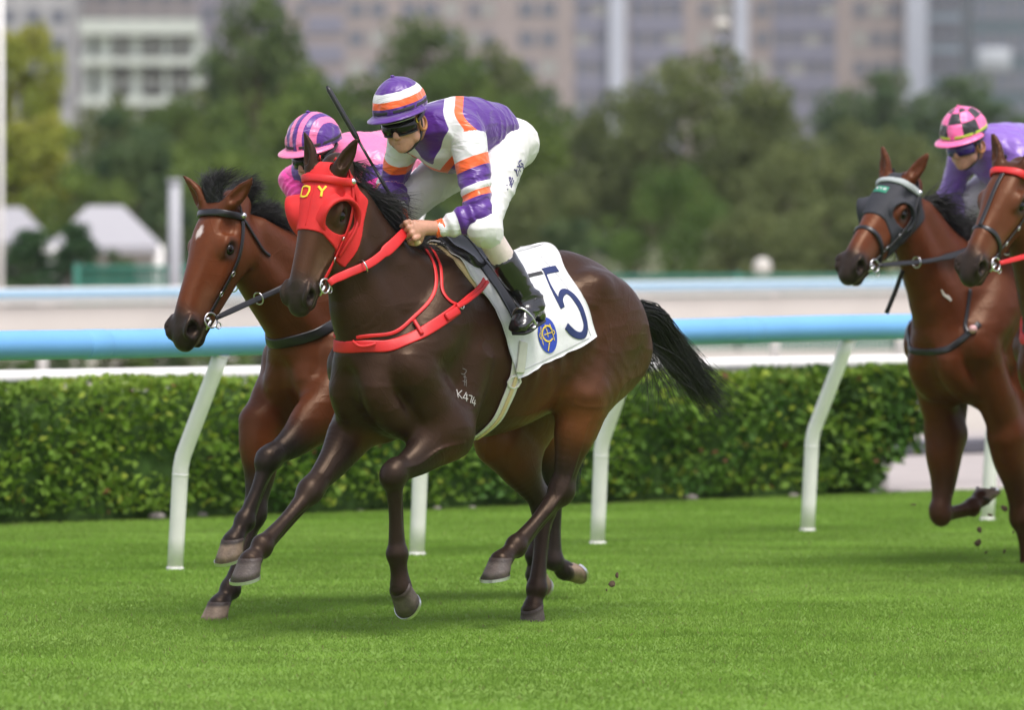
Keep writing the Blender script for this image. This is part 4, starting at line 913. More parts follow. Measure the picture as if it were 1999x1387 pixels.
def ribbon(P, N, width, thick, closed=False):
    """strip with a rectangular section: P centre line on the surface, N outward normals"""
    P, N = np.asarray(P, float), np.asarray(N, float); m = len(P); width = np.broadcast_to(width, (m,))[:, None]
    T = np.roll(P, -1, 0) - np.roll(P, 1, 0) if closed else np.gradient(P, axis=0); T /= np.linalg.norm(T, axis=1)[:, None] + 1e-12
    B = np.cross(N, T); B /= np.linalg.norm(B, axis=1)[:, None] + 1e-12; N = np.cross(T, B)
    a = P - B * width / 2; b = P + B * width / 2; up = N * thick
    V = np.stack([a, a + up * .7, lerp(a, b, .12) + up, lerp(a, b, .88) + up, b + up * .7, b], 1).reshape(-1, 3); F = []
    for i in range(m if closed else m - 1):
        j = (i + 1) % m; F += [(i * 6 + e, i * 6 + (e + 1) % 6, j * 6 + (e + 1) % 6, j * 6 + e) for e in range(6)]
    if not closed: F += [(5, 4, 3, 2, 1, 0), tuple((m - 1) * 6 + e for e in range(6))]
    return V, F
def smoothN(N, it=3):
    for _ in range(it):
        N = np.concatenate([N[:1], (N[:-2] + N[1:-1] * 2 + N[2:]) / 4, N[-1:]]); 
    return N / (np.linalg.norm(N, axis=1)[:, None] + 1e-12)
def dense(pts, n=40):
    P = np.asarray(pts, float); S = smooth_chain(P, 12) if len(P) > 2 else np.linspace(P[0], P[1], 13)
    L = np.concatenate([[0], np.cumsum(np.linalg.norm(np.diff(S, axis=0), axis=1))]); t = np.linspace(0, L[-1], n)
    return np.stack([np.interp(t, L, S[:, i]) for i in range(S.shape[1])], 1)
def surf_strap(Z, name, pts, width, thick, m, parent, n=44, off=.0, bvh=None, bvh2=None):
    """strap through local points, laid on the horse (or on whichever of two surfaces lies outside)"""
    P, N = [], []
    for p in dense(pts, n):
        h, nn = snap(Z, p, bvh)
        if bvh2 is not None:
            h2, n2 = snap(Z, p, bvh2)
            if (h2 - h) @ nn > 0 and np.linalg.norm(h2 - h) < .04: h, nn = h2, nn
        P.append(h + nn * off); N.append(nn)
    P = np.array(P); N = smoothN(np.array(N), 6)
    for _ in range(3): P[1:-1] = (P[:-2] + 2 * P[1:-1] + P[2:]) / 4
    P = P + N * .001; V, F = ribbon(P, N, width, thick); o = obj(name, V, F, m, parent); return o, P, N
def px_pts(Z, pxs, bvh=None, lat=None):
    out = []
    for q in pxs:
        h, n = cast(Z, q[0], q[1], bvh)
        if h is None: h = Z.fr.loc(q[0], q[1], lat if lat is not None else .15)
        out.append(h)
    return np.array(out)
def mirror(P): P = np.array(P, float).copy(); P[..., 1] *= -1; return P
def ink(Z, bvh, name, lines, m, parent, off=.0012, thick=.0012, n=22):
    """print or stitched mark: pixel poly-lines (points, width in metres) laid on a surface"""
    b = MB()
    for pts, wd in lines:
        P, N, W_ = [], [], []; D = dense(pts, n) if len(pts) > 2 else np.linspace(pts[0], pts[-1], max(6, n // 3)); ws = np.interp(np.linspace(0, 1, len(D)), np.linspace(0, 1, np.size(wd)), np.ravel(wd)) if np.size(wd) > 1 else np.full(len(D), wd)
        for q, w_ in zip(D, ws):
            h, nn = cast(Z, q[0], q[1], bvh)
            if h is not None: P.append(h + nn * off); N.append(nn); W_.append(w_)
        if len(P) > 2: b.add(*ribbon(np.array(P), smoothN(np.array(N), 2), np.array(W_), thick))
    if not b.v: return None
    return b.build(name, m, parent)
def tack(Z, name, label, cat, group=None):
    o = empty(name); Z.fr.place(o); return tag(o, label, cat, group)
def bvh_of(o): return BVHTree.FromPolygons([tuple(v.co) for v in o.data.vertices], [tuple(p.vertices) for p in o.data.polygons])
def crest_line(Z, xs):
    out = []
    for x in xs:
        h, n, i, t = Z.bvh.ray_cast(Vector((x, .0, 3.)), Vector((0, 0, -1)))
        if h: out.append(np.array(h))
    return np.array(out)
def mane(Z, x0, x1, n, length, flow, lift=.6, mat_=None, spread=.02, side=0., rng=None, w_=.0013, jit=.012):
    rng = rng or np.random.default_rng(5); C_ = crest_line(Z, np.linspace(x0, x1, 40)); i = rng.random(n) * (len(C_) - 1); k = i.astype(int); f = (i - k)[:, None]
    R_ = C_[k] * (1 - f) + C_[np.minimum(k + 1, len(C_) - 1)] * f; R_[:, 1] += rng.normal(size=n) * .012; R_[:, 2] -= .004
    L_ = length * (.55 + .7 * rng.random(n))[:, None]; clump = (vnoise(R_ * [1, .2, 1], 22.)[:, None] - .5)
    d = np.array(flow) + rng.normal(size=(n, 3)) * .22 + clump * np.array([.5, 1.2, 1.0]); d /= np.linalg.norm(d, axis=1)[:, None]
    mid = R_ + L_ * (.45 * d + np.array([0, side * .1, lift * .35])); end = R_ + L_ * d
    return strands('mane', R_, mid, end, w_, mat_ or M['hair'], Z.root, jit, 6, .2, rng)
def tail(Z, path, n, rng, w_=.0022, spread=.05, tuft=.5):
    """tail hair: strands run along a path of local points and fan out"""
    P = dense(path, 24); m = n; t0 = rng.random(m) * .35; t1 = np.clip(t0 + .35 + .55 * rng.random(m), .3, 1.12); seg = 9; out = []
    a = rng.normal(size=(m, 3)); a /= np.linalg.norm(a, axis=1)[:, None]; a += .8 * (vnoise(a * 3 + 5, 1.)[:, None] - .5); r = spread * np.sqrt(rng.random(m))
    tt = t0[:, None] + (t1 - t0)[:, None] * np.linspace(0, 1, seg)[None]; tc = np.clip(tt, 0, 1) * (len(P) - 1); k = np.clip(tc.astype(int), 0, len(P) - 2); f = (tc - k)[..., None]
    X = P[k] * (1 - f) + P[k + 1] * f + np.clip(tt - 1, 0, 1)[..., None] * (P[-1] - P[-3]) * 6
    env = np.interp(tt, [0, .12, .5, .85, 1.1], [.35, .75, 1.0, 1.1, 1.25]); X = X + a[:, None] * (r[:, None] * env)[..., None]
    ph = rng.random((m, 1, 3)) * 6.28; X = X + .012 * np.sin(ph + tt[..., None] * 14) * np.linspace(0, 1, seg)[None, :, None]; X[..., 2] -= (.10 * np.linspace(0, 1, seg) ** 2)[None] * rng.random((m, 1)) ** 3
    T = np.gradient(X, axis=1); T /= np.linalg.norm(T, axis=2)[..., None] + 1e-9; u = np.cross(T, rng.normal(size=(m, 1, 3))); u /= np.linalg.norm(u, axis=2)[..., None] + 1e-9; v = np.cross(T, u)
    wd = (w_ * (.6 + .8 * rng.random((m, 1))) * (1 - .8 * np.linspace(0, 1, seg)[None] ** 1.5))[..., None]
    V = np.stack([X + wd * (math.cos(q) * u + math.sin(q) * v) for q in (0, 2.094, 4.189)], 2).reshape(-1, 3); base = (np.arange(m) * seg * 3)[:, None, None] + (np.arange(seg - 1) * 3)[None, :, None]
    F = np.concatenate([np.stack([base + e, base + (e + 1) % 3, base + 3 + (e + 1) % 3, base + 3 + e], -1).reshape(-1, 4) for e in range(3)])
    return obj('tail', V, F, M['hair'], Z.root)

def hood(Z, name, label, m, front0, front_k, cups):
    """close-fitting hood: an offset of the head's own surface, cut to shape, with eye holes"""
    G, h, S = Z.G, Z.h, Z.h.s; c = h.w(.15, 0, -.10); sl = G.blk(c - .27, c + .27); F0 = G.F[sl]; axs = [G.ax[i][sl[i]] for i in range(3)]
    for i in range(3):                                                                # work at twice the resolution of the horse
        a_ = np.moveaxis(F0, i, 0); b_ = np.empty((2 * len(a_) - 1,) + a_.shape[1:], np.float32); b_[::2] = a_; b_[1::2] = (a_[1:] + a_[:-1]) / 2; F0 = np.moveaxis(b_, 0, i)
        x_ = np.empty(2 * len(axs[i]) - 1, np.float32); x_[::2] = axs[i]; x_[1::2] = (axs[i][1:] + axs[i][:-1]) / 2; axs[i] = x_
    X, Y, Zz = np.meshgrid(*axs, indexing='ij')
    P = np.stack([X, Y, Zz], -1).reshape(-1, 3); q = h.inv(P); f, y, n = q[:, 0], q[:, 1], q[:, 2]; D = F0.reshape(-1) - .0065
    frt = (f - (front0 + front_k * np.clip(-n - .03, 0, .3))) * S                       # in front of the face edge
    bk = (-.028 + .10 * np.clip((-n - .04) / .2, 0, 1) - f) * S                      # behind the ears and jowl
    D = np.maximum(np.maximum(D, frt), np.maximum(bk, (np.abs(y) - .17) * S)); D = np.maximum(D, (-.212 - n) * S)
    for k, yy in ((0, -1), (1, 1)):                                                   # ears come through
        b = h.w(.015, yy * .062, -.02); d = np.asarray(Z.ps.ears[k], float); d /= np.linalg.norm(d); t = np.clip((P - b) @ d, .012, .3)
        D = np.maximum(D, .043 * S - np.linalg.norm(P - b - t[:, None] * d, axis=1))
    for yy in (-1, 1):                                                                 # eye holes
        rim_r = cups[2 if yy > 0 else 3]; e = np.array([.190, yy * .098, -.076]); v = (q - e) * [1, .45, 1.]; D = np.maximum(D, (rim_r - .006 - np.linalg.norm(v * [1.12, 1, .92], axis=1)) * S)
    V, Q = surface_nets(D.reshape(X.shape), np.array([a_[0] for a_ in axs]), G.v / 2, 6)
    root = obj(name, V, Q, m, None); Z.fr.place(root); tag(root, label, 'horse hood')
    hb = BVHTree.FromPolygons([tuple(v) for v in V], [tuple(x) for x in Q.tolist()]); Z.hoodbvh = hb
    for yy in (-1, 1):
        cup = cups[0 if yy > 0 else 1]; rim_r = cups[2 if yy > 0 else 3]; e = np.array([.192, yy * .098, -.078]); rim_c = e + np.array([.004, yy * cup, 0]); nrm = np.array([.42, yy * 1., .12]); nrm /= np.linalg.norm(nrm)
        b = MB(); u1 = np.array([1, 0, 0]) - nrm * nrm[0]; u1 /= np.linalg.norm(u1); u2 = np.cross(nrm, u1); rings = []
        for j, (rr, o_, back) in enumerate(((1.34, -.030, 1), (1.28, -.008, 1), (1.20, .005, 0), (1.10, .008, 0), (1.0, .003, 0), (1.0, -.014, 0)) if yy > 0 else ((1.5, -.030, 1), (1.38, -.006, 1), (1.25, .012, 0), (1.10, .018, 0), (1.0, .010, 0), (.96, -.012, 0))):
            R_ = []
            for k in range(32):
                a = 2 * math.pi * k / 32; v = (math.cos(a) * u1 * .92 + math.sin(a) * u2 * 1.06) * rim_r * rr; p = rim_c + v + nrm * o_
                w_ = h.w(*p)
                if j < 2: s_, sn = snap(Z, w_, hb); w_ = lerp(w_, s_, 1. if j == 0 else .45)
                R_.append(w_)
            rings.append(R_)
        V2 = [p for R_ in rings for p in R_]; F2 = [(i * 32 + k, i * 32 + (k + 1) % 32, (i + 1) * 32 + (k + 1) % 32, (i + 1) * 32 + k) for i in range(len(rings) - 1) for k in range(32)]
        if yy < 0: F2 = [x[::-1] for x in F2]
        obj('eye_cup', V2, F2, m, root)
    return root
def bridle(Z, label, m, brow_m, group='bridles of the racing horses', brow_w=.030, nose=None, rein_m=None, hands=None, ring_r=.030, rein_w=.024, cross=False, over=None, thr=((.06, .10, -.15), (.09, .085, -.24), (.10, .04, -.30))):
    h, S = Z.h, Z.h.s; r = tack(Z, 'bridle', label, 'bridle', group); w = lambda *a: h.w(*a)
    st = lambda nm, pts, wd, th, mm, n=30, off=.004: surf_strap(Z, nm, [w(*p) for p in pts], wd * S, th, mm, r, n, off if over is None else .009)
    st('browband', [(.035, -.100, -.085), (.045, -.085, -.03), (.060, -.04, .015), (.062, 0, .02), (.060, .04, .015), (.045, .085, -.03), (.035, .100, -.085)], brow_w, .012, brow_m)
    for y in (-1, 1):
        st('cheekpiece', [(-.045, y * .03, .0), (-.02, y * .085, -.05), (.04, y * .102, -.085), (.18, y * .10, -.125), (.33, y * .078, -.135), (.455, y * .062, -.128)], .017, .005, m)
        st('throatlatch', [(.035, y * .102, -.075)] + [(q[0], y * q[1], q[2]) for q in thr], .013, .005, m)
        b = MB(); s_, sn = snap(Z, w(.03, y * .103, -.078)); b.ball(s_ + sn * .016, .015, 10, 8); b.build('rosette', M['steel'], r)
        c = w(.478, y * .072, -.128); b = MB(); b.torus(c, ring_r * S, .0045, h.A[1] + h.A[2] * .15, 24, 8, up=h.A[2]); b.tube([c - h.A[0] * .0, c + h.A[0] * .045 - h.A[1] * y * .012], .0065, 8)
        b.torus(c - h.A[2] * .045 * S, .014, .003, h.A[1], 14, 6); b.build('bit_ring', M['steel'], r)
        for k in (.26, .36):
            s_, sn = snap(Z, w(k, y * .085, -.132)); b = MB(); b.torus(s_ + sn * .012, .011, .0024, sn, 12, 6); b.build('buckle', M['steel'], r)
    if nose: st('noseband', [(nose + .06, -.05, -.16), (nose + .03, -.062, -.12), (nose, -.045, -.05), (nose, 0, -.025), (nose, .045, -.05), (nose + .03, .062, -.12), (nose + .06, .05, -.16)], .022, .007, m)
    if cross: st('centre_strap', [(.06, 0, .01), (.18, 0, .0), (.30, -.0, -.01), (nose, .0, -.025)], .020, .005, m)
    b = MB(); b.tube([w(.47, -.06, -.13), w(.475, 0, -.125), w(.47, .06, -.13)], .007, 8); b.build('bit', M['steel'], r)
    if hands is not None:
        for y, hp in ((1, hands[0]), (-1, hands[1])):
            a = w(.462, y * .080, -.140); mid = lerp(a, hp, .5) + np.array([0, 0, -.02]); P = dense([a, lerp(a, mid, .5), mid, lerp(mid, hp, .5), hp], 24)
            for i in range(1, 23):                                                  # keep the rein outside the neck
                s_, n_ = snap(Z, P[i])
                if (P[i] - s_) @ n_ < .022: P[i] = s_ + n_ * .022
            for _ in range(4): P[1:-1] = (P[:-2] + 2 * P[1:-1] + P[2:]) / 4
            N = np.tile(np.array([.25, y * 1., .35]), (24, 1)); N /= np.linalg.norm(N[0]); V, F = ribbon(P, N, np.interp(np.linspace(0, 1, 24), [0, .12, .62, .66, 1], [.8, 1, 1, 1.45, 1.1]) * rein_w, .006); obj('rein', V, F, rein_m or m, r)
            b = MB(); T = P[9] - P[8]; b.torus(P[9], .027, .0035, T, 20, 6); b.build('martingale_ring', M['steel'], r)
    return r

# ------------------------------------------------------------------ leading horse: hair, hood, bridle, breastplate, cloth, saddle, girth
ZA = ha; LA = FA.loc; RG = np.random.default_rng(21)
tail(ZA, [(-1.16, 0, 1.37), LA(1268, 620, .02), LA(1292, 655, .0), LA(1325, 695, -.02), LA(1360, 735, -.03), LA(1398, 768, -.03)], 1700, RG, .0017, .074)
o = strands('tail', *(lambda n: (np.array([-1.19, .02, 1.30]) + RG.normal(size=(n, 3)) * .022, LA(1275, 690, .05) + RG.normal(size=(n, 3)) * .04, LA(1285, 770, .06) + RG.normal(size=(n, 3)) * .10))(120), .0016, M['hair'], ZA.root, .02)
mane(ZA, .02, .46, 2200, .10, (-.60, .55, -.45), .3, rng=np.random.default_rng(8))
mane(ZA, .40, .58, 2000, .18, (-.90, .30, -.48), .22, rng=np.random.default_rng(9))
HA = hood(ZA, 'blinker_hood', 'red cloth hood with yellow letters on the leading dark brown horse', M['red_cloth'], .285, .42, (.002, .022, .086, .076))
yl = .0085
ink(ZA, ZA.hoodbvh, 'letter', [([(592, 366), (588, 383)], .010), ([(590, 366), (598, 364), (606, 366)], yl), ([(605, 365), (604, 374), (599, 383)], .010), ([(587, 383), (594, 384.5), (601, 382)], yl)], M['yellow'], HA, .0025)
ink(ZA, ZA.hoodbvh, 'letter', [([(622, 364), (629, 373)], .010), ([(637, 364), (629, 373.5)], .009), ([(629, 372), (627, 384.5)], .010)], M['yellow'], HA, .0025)
b = MB(); P, N = [], []
for f in np.linspace(.07, .27, 24):
    s_, n_ = snap(ZA, ZA.h.w(f, 0, .03), ZA.hoodbvh); P.append(s_ + n_ * .0005); N.append(n_)
V, F = ribbon(np.array(P), np.array(N), .003, .0012); obj('seam', V, F, M['red'], HA)
handL, handR = LA(792, 452, .11), LA(772, 436, -.04)
BA = bridle(ZA, 'red bridle with long red reins and steel bit on the hooded dark horse', M['red'], M['red'], brow_w=.034, rein_m=M['red'], hands=(handL, handR), over=1, rein_w=.036, thr=((.11, .10, -.150), (.20, .09, -.180), (.27, .075, -.185), (.33, .07, -.17)))
# breastplate
BP = tack(ZA, 'breast_collar', 'red breastplate strap around the chest of the leading dark horse', 'breastplate', 'breastplates')
def both(name, pxs, wd, th, m, parent, Z=ZA, off=.002, n=60, extra=None, **k):
    Lp = px_pts(Z, pxs); c = Lp[0].copy(); c[1] = 0
    pts = np.concatenate([mirror(Lp[::-1]), Lp]) if extra is None else np.concatenate([mirror(Lp[::-1]), [extra], Lp]); return surf_strap(Z, name, pts, wd, th, m, parent, n, off, **k)
both('chest_band', [(720, 676), (760, 676), (805, 660), (850, 634), (893, 603)], .050, .0045, M['red'], BP)
both('neck_strap', [(730, 655), (772, 650), (805, 622), (840, 588), (852, 555), (848, 520), (826, 482)], .016, .0045, M['red'], BP)
for sgn in (1, -1):
    mm = (lambda P: P) if sgn > 0 else mirror
    surf_strap(ZA, 'side_strap', mm(px_pts(ZA, [(836, 482), (852, 505), (861, 540), (863, 570), (878, 590), (893, 596)])), .014, .004, M['red'], BP, 30, .003)
    surf_strap(ZA, 'saddle_strap', mm(px_pts(ZA, [(888, 600), (905, 585), (925, 567), (940, 549)])), .020, .006, M['red'], BP, 24, .012)
    surf_strap(ZA, 'saddle_strap', mm(px_pts(ZA, [(888, 602), (908, 589), (930, 571), (947, 554)])), .016, .006, M['red'], BP, 24, .014)
    surf_strap(ZA, 'keeper', mm(px_pts(ZA, [(808, 628), (815, 640), (823, 655)])), .016, .010, M['red'], BP, 10, .008)
    P = mm(px_pts(ZA, [(868, 622), (880, 614), (891, 606)])); surf_strap(ZA, 'keeper', P, .034, .008, M['red'], BP, 10, .009)
    s_, n_ = snap(ZA, mm(px_pts(ZA, [(896, 598)]))[0]); b = MB(); b.torus(s_ + n_ * .014, .016, .003, n_, 16, 6); b.build('buckle', M['steel'], BP)
both('loop', [(697, 671), (712, 676), (727, 674)], .014, .012, M['red'], BP, off=.010, n=20) if False else surf_strap(ZA, 'loop', px_pts(ZA, [(690, 665), (703, 676), (722, 675), (732, 671)]), .012, .012, M['red'], BP, 16, .010)
# saddle cloth: drapes over the back, pushed out to hang from the widest part
AX = 1.20
def drape(Z, x, phi, off):
    """point over the horse's side at length x, angle phi from the top, lifted by off"""
    d = np.array([0, math.sin(phi), math.cos(phi)]); o_ = np.array([x, 0, AX]) + d * 1.1; h, n, i, t = Z.bvh.ray_cast(Vector(o_), Vector(-d))
    return np.array([x, 0, AX]) + d * (1.1 - t + off) if h else np.array([x, 0, AX]) + d * .45
def side_curve(Z, pxs):
    P = px_pts(Z, pxs, lat=.25); return np.stack([P[:, 0], np.arctan2(P[:, 1], P[:, 2] - AX)], 1)
def cloth_panel(Z, name, front, rear, m, off, nu=30, nv=44, lift=0., parent=None, thick=.004, ripple=.0):
    fr_c = dense(front, nv); re_c = dense(rear, nv); rows = []
    for sgn in (-1, 1):
        vs = range(nv - 1, 0, -1) if sgn < 0 else range(nv)
        for v in vs:
            row = []
            for u in np.linspace(0, 1, nu):
                x, ph = lerp(fr_c[v], re_c[v], u); t = v / (nv - 1)
                o_ = off + lift * (u ** 3) * (1 - t) ** 2 + ripple * math.sin(u * 19 + t * 5) * t * (1 - abs(2 * u - 1)) + ripple * 1.5 * t ** 3 * math.sin(u * 9 + 1)
                row.append(drape(Z, x, sgn * ph, o_))
            rows.append(row)
    V = np.array(rows).reshape(-1, 3); R_ = len(rows)
    G_ = V.reshape(R_, nu, 3)
    for _ in range(4):
        G_[1:-1, 1:-1] = (G_[:-2, 1:-1] + G_[2:, 1:-1] + G_[1:-1, :-2] + G_[1:-1, 2:]) / 8 + G_[1:-1, 1:-1] / 2
    V = G_.reshape(-1, 3); F = [(i * nu + j, i * nu + j + 1, (i + 1) * nu + j + 1, (i + 1) * nu + j) for i in range(R_ - 1) for j in range(nu - 1)]
    N = vnormals(V, np.array(F)); 
    if (N[(R_ // 2) * nu + nu // 2] @ np.array([0, 0, 1.])) < 0: F = [f[::-1] for f in F]; N = -N
    n0 = len(V); V2 = V - N * thick; bd = [i * nu for i in range(R_)] + [(R_ - 1) * nu + j for j in range(1, nu)] + [i * nu + nu - 1 for i in range(R_ - 2, -1, -1)] + [j for j in range(nu - 2, 0, -1)]
    F2 = F + [tuple(x + n0 for x in f[::-1]) for f in F] + [(bd[i], bd[(i + 1) % len(bd)], bd[(i + 1) % len(bd)] + n0, bd[i] + n0) for i in range(len(bd))]
    o = obj(name, np.concatenate([V, V2]), F2, m, parent); o['_n'] = n0; bv = BVHTree.FromPolygons([tuple(v) for v in V], F); del o['_n']; return o, bv
front = [(.045, 0.), *side_curve(ZA, [(872, 490), (910, 530), (948, 585), (975, 635), (990, 690), (1004, 736)])]
rear = [(-.545, 0.), *side_curve(ZA, [(1062, 492), (1098, 533), (1128, 575), (1147, 612), (1162, 658)])]
SCL, cb = cloth_panel(ZA, 'saddle_cloth', front, rear, M['white_cloth'], .016, lift=.035, ripple=.006)
ZA.fr.place(SCL); tag(SCL, 'white saddle cloth with navy number and blue round crest on the leading horse', 'saddle cloth')
q5 = lambda x, y: (1020 + x / 7.706, 520 + y / 7.706)
ink(ZA, cb, 'number', [([q5(318, 85), q5(400, 62), q5(520, 40)], .034), ([q5(320, 60), q5(395, 250), q5(470, 400), q5(600, 630)], [.012, .012, .022, .030]),
                      ([q5(600, 615), q5(570, 500), q5(585, 420), q5(640, 380), q5(720, 420), q5(800, 510), q5(880, 650), q5(940, 850), q5(940, 970), q5(900, 1040), q5(820, 1040), q5(740, 990), q5(655, 900)], [.026, .026, .030, .030, .031, .031, .031, .031, .032, .033, .033, .033, .033])], M['navy'], SCL, .002, n=60)
ink(ZA, cb, 'hem_stitch', [([(1054, 500), (1091, 541), (1120, 583), (1139, 620), (1153, 656)], .0022), ([(1150, 660), (1090, 690), (1024, 722)], .0022)], mat('stitch_grey', (.42, .42, .44), .8), SCL, .0012, n=50)
ring = [(1068 + 18.5 * math.cos(a) + 4 * math.sin(a), 655 + 35 * math.sin(a)) for a in np.linspace(0, 2 * math.pi, 33)]; P = []
for q in ring[:-1]:
    hh, nn = cast(ZA, *q, cb); P.append(None if hh is None else hh + nn * .0028)
hh, nn = cast(ZA, 1068, 655, cb); P = [p for p in P if p is not None]
CR = obj('crest', [hh + nn * .004] + P, [(0, (i + 1) % len(P) + 1, i + 1) for i in range(len(P))], M['crest_blue'], SCL)
qc = lambda x, y: (1020 + x / 7.706, 520 + y / 7.706)
ink(ZA, cb, 'crest_mark', [([qc(430, 960), qc(390, 905), qc(330, 910), qc(290, 970), qc(290, 1050), qc(340, 1120), qc(400, 1130), qc(440, 1090)], .007), ([qc(310, 1035), qc(440, 990)], .004), ([qc(350, 950), qc(375, 1070)], .0035),
                           ([qc(262, 920), qc(270, 1050), qc(305, 1190)], .0035), ([qc(395, 870), qc(430, 980), qc(470, 1120)], .0035), ([qc(395, 1150), qc(375, 1280)], .005), ([qc(325, 880), qc(345, 960)], .003), ([qc(440, 960), qc(470, 990), qc(455, 1030)], .004), ([qc(250, 1000), qc(245, 1060), qc(270, 1100)], .004)], M['gold'], CR, .0050, n=26)
pdl = [(.075, 0.), *side_curve(ZA, [(868, 494), (893, 520), (918, 552), (938, 574)])]
PAD, _ = cloth_panel(ZA, 'foam_pad', pdl, [(p[0] - .10, p[1]) for p in pdl], M['cream'], .004, nu=8, nv=24, thick=.003); ZA.fr.place(PAD); tag(PAD, 'cream foam pad peeping out under the front of the white saddle cloth', 'saddle pad')
SAD = tack(ZA, 'saddle', 'small black racing saddle on the white cloth of the leading horse', 'saddle')
sf = [(.015, 0.), *side_curve(ZA, [(895, 492), (930, 525), (962, 570), (985, 610), (998, 640)])]; sr_ = [(-.40, 0.), (-.37, .35), (-.32, .60), (-.26, .80), (-.23, .95), (-.22, 1.02)]
cloth_panel(ZA, 'flap', sf, sr_, M['black_leather'], .026, nu=16, nv=34, parent=SAD, thick=.008)
cloth_panel(ZA, 'pommel', [(.02, 0), (.01, .25), (-.01, .42)], [(-.13, 0), (-.13, .25), (-.12, .42)], M['black_leather'], .052, nu=10, nv=12, parent=SAD, thick=.03)
cloth_panel(ZA, 'seat', [(-.10, 0), (-.11, .22), (-.12, .34)], [(-.41, 0), (-.40, .22), (-.38, .36)], M['black_leather'], .046, nu=14, nv=12, parent=SAD, thick=.024, lift=.02)
# girth and surcingle
GI = tack(ZA, 'girth', 'white girth strap with buckle under the belly of the leading horse', 'girth')
gp = px_pts(ZA, [(1010, 690), (1004, 735), (990, 775), (968, 820)]); g3 = gp[-1]; a3 = math.atan2(g3[1], g3[2] - AX); half = [drape(ZA, g3[0] + .035 * t, a3 + (math.pi - a3) * t, 0) for t in np.linspace(.15, 1, 8)]; gp = np.concatenate([gp, half]); pts = np.concatenate([gp, mirror(gp[::-1][1:])]); surf_strap(ZA, 'strap', pts, .062, .006, M['girth'], GI, 70, .004)
surf_strap(ZA, 'elastic', gp[1:9], .020, .005, M['cream'], GI, 24, .011)
s_, n_ = snap(ZA, px_pts(ZA, [(1000, 745)])[0]); b = MB(); b.torus(s_ + n_ * .013, .028, .006, n_, 8, 6, Rb=.036, up=(0, 0, 1)); b.build('buckle', M['girth'], GI)
o, P, N = surf_strap(ZA, 'billet', px_pts(ZA, [(1020, 668), (1017, 700), (1013, 728)], bvh=cb), .046, .006, M['girth'], GI, 24, .004, bvh=cb)
ink(ZA, cb, 'strap_band', [([(1028, 540), (1045, 536), (1058, 533)], .018)], M['dark_elastic'], SCL, .003)
# brand on the shoulder
br = lambda x, y: (600 + x / 3.4675, 600 + y / 3.4675)
ink(ZA, ZA.bvh, 'brand', [([br(1010, 558), br(1020, 615)], .005), ([br(1045, 565), br(1018, 590)], .004), ([br(1020, 588), br(1048, 622)], .004),
    ([br(1075, 578), br(1064, 598), br(1052, 615)], .004), ([br(1052, 615), br(1068, 618), br(1087, 622)], .004), ([br(1078, 590), br(1076, 640)], .005), ([br(1092, 598), br(1103, 600)], .004), ([br(1103, 600), br(1114, 602)], .004), ([br(1114, 602), br(1108, 625), br(1102, 650)], .004), ([br(1128, 608), br(1119, 630), br(1112, 648)], .004), ([br(1112, 648), br(1124, 651), br(1138, 654)], .004), ([br(1134, 628), br(1130, 648), br(1127, 670)], .004)], M['brand'], ZA.root, .001)
ink(ZA, ZA.bvh, 'freeze_mark', [([br(1050, 415), br(1075, 430), br(1060, 455), br(1040, 450)], .003), ([br(1055, 470), br(1078, 480)], .003), ([br(1066, 460), br(1062, 535)], .003), ([br(1050, 500), br(1075, 510)], .003), ([br(1075, 490), br(1074, 540)], .003)], mat('brand_grey', (.13, .115, .11), .7), ZA.root, .001)
# ================================================================== jockeys
M['skin'] = mat('skin', (.50, .255, .17), .5, noise=.10, nscale=45, bump=.15, bscale=120); M['skin'].node_tree.nodes['Principled BSDF'].inputs['Subsurface Weight'].default_value = .08
M['skin'].node_tree.nodes['Principled BSDF'].inputs['Subsurface Radius'].default_value = (.01, .004, .002)
M['lip'] = mat('lips', (.36, .13, .10), .5); M['breeches'] = mat('breeches', (.66, .65, .64), .65, noise=.05, nscale=12, bump=.12, bscale=60)
M['sock'] = mat('pale_sock', (.62, .53, .49), .8, noise=.08, nscale=30, bump=.3, bscale=200); M['boot'] = mat('boot_leather', (.010, .010, .011), .20, spec=.6, noise=.2, nscale=20, bump=.25, bscale=26, coat=.5)
M['lens'] = mat('goggle_lens', (.008, .007, .007), .10, spec=.35); M['goggle'] = mat('goggle_frame', (.012, .012, .012), .4); M['strap_tan'] = mat('tan_strap', (.34, .15, .045), .55, bump=.2, bscale=80)
M['silver_grey'] = mat('silver_trim', (.5, .5, .5), .35, .8); M['brow'] = mat('hair_brown', (.045, .03, .02), .7)
PURPLE, WHITE, ORANGE = (.075, .012, .215), (.66, .66, .66), (.85, .115, .013); PINK, MAGENTA, LILAC, BLACK, LIME = (.80, .17, .36), (.80, .03, .33), (.215, .105, .46), (.012, .012, .014), (.45, .62, .05)
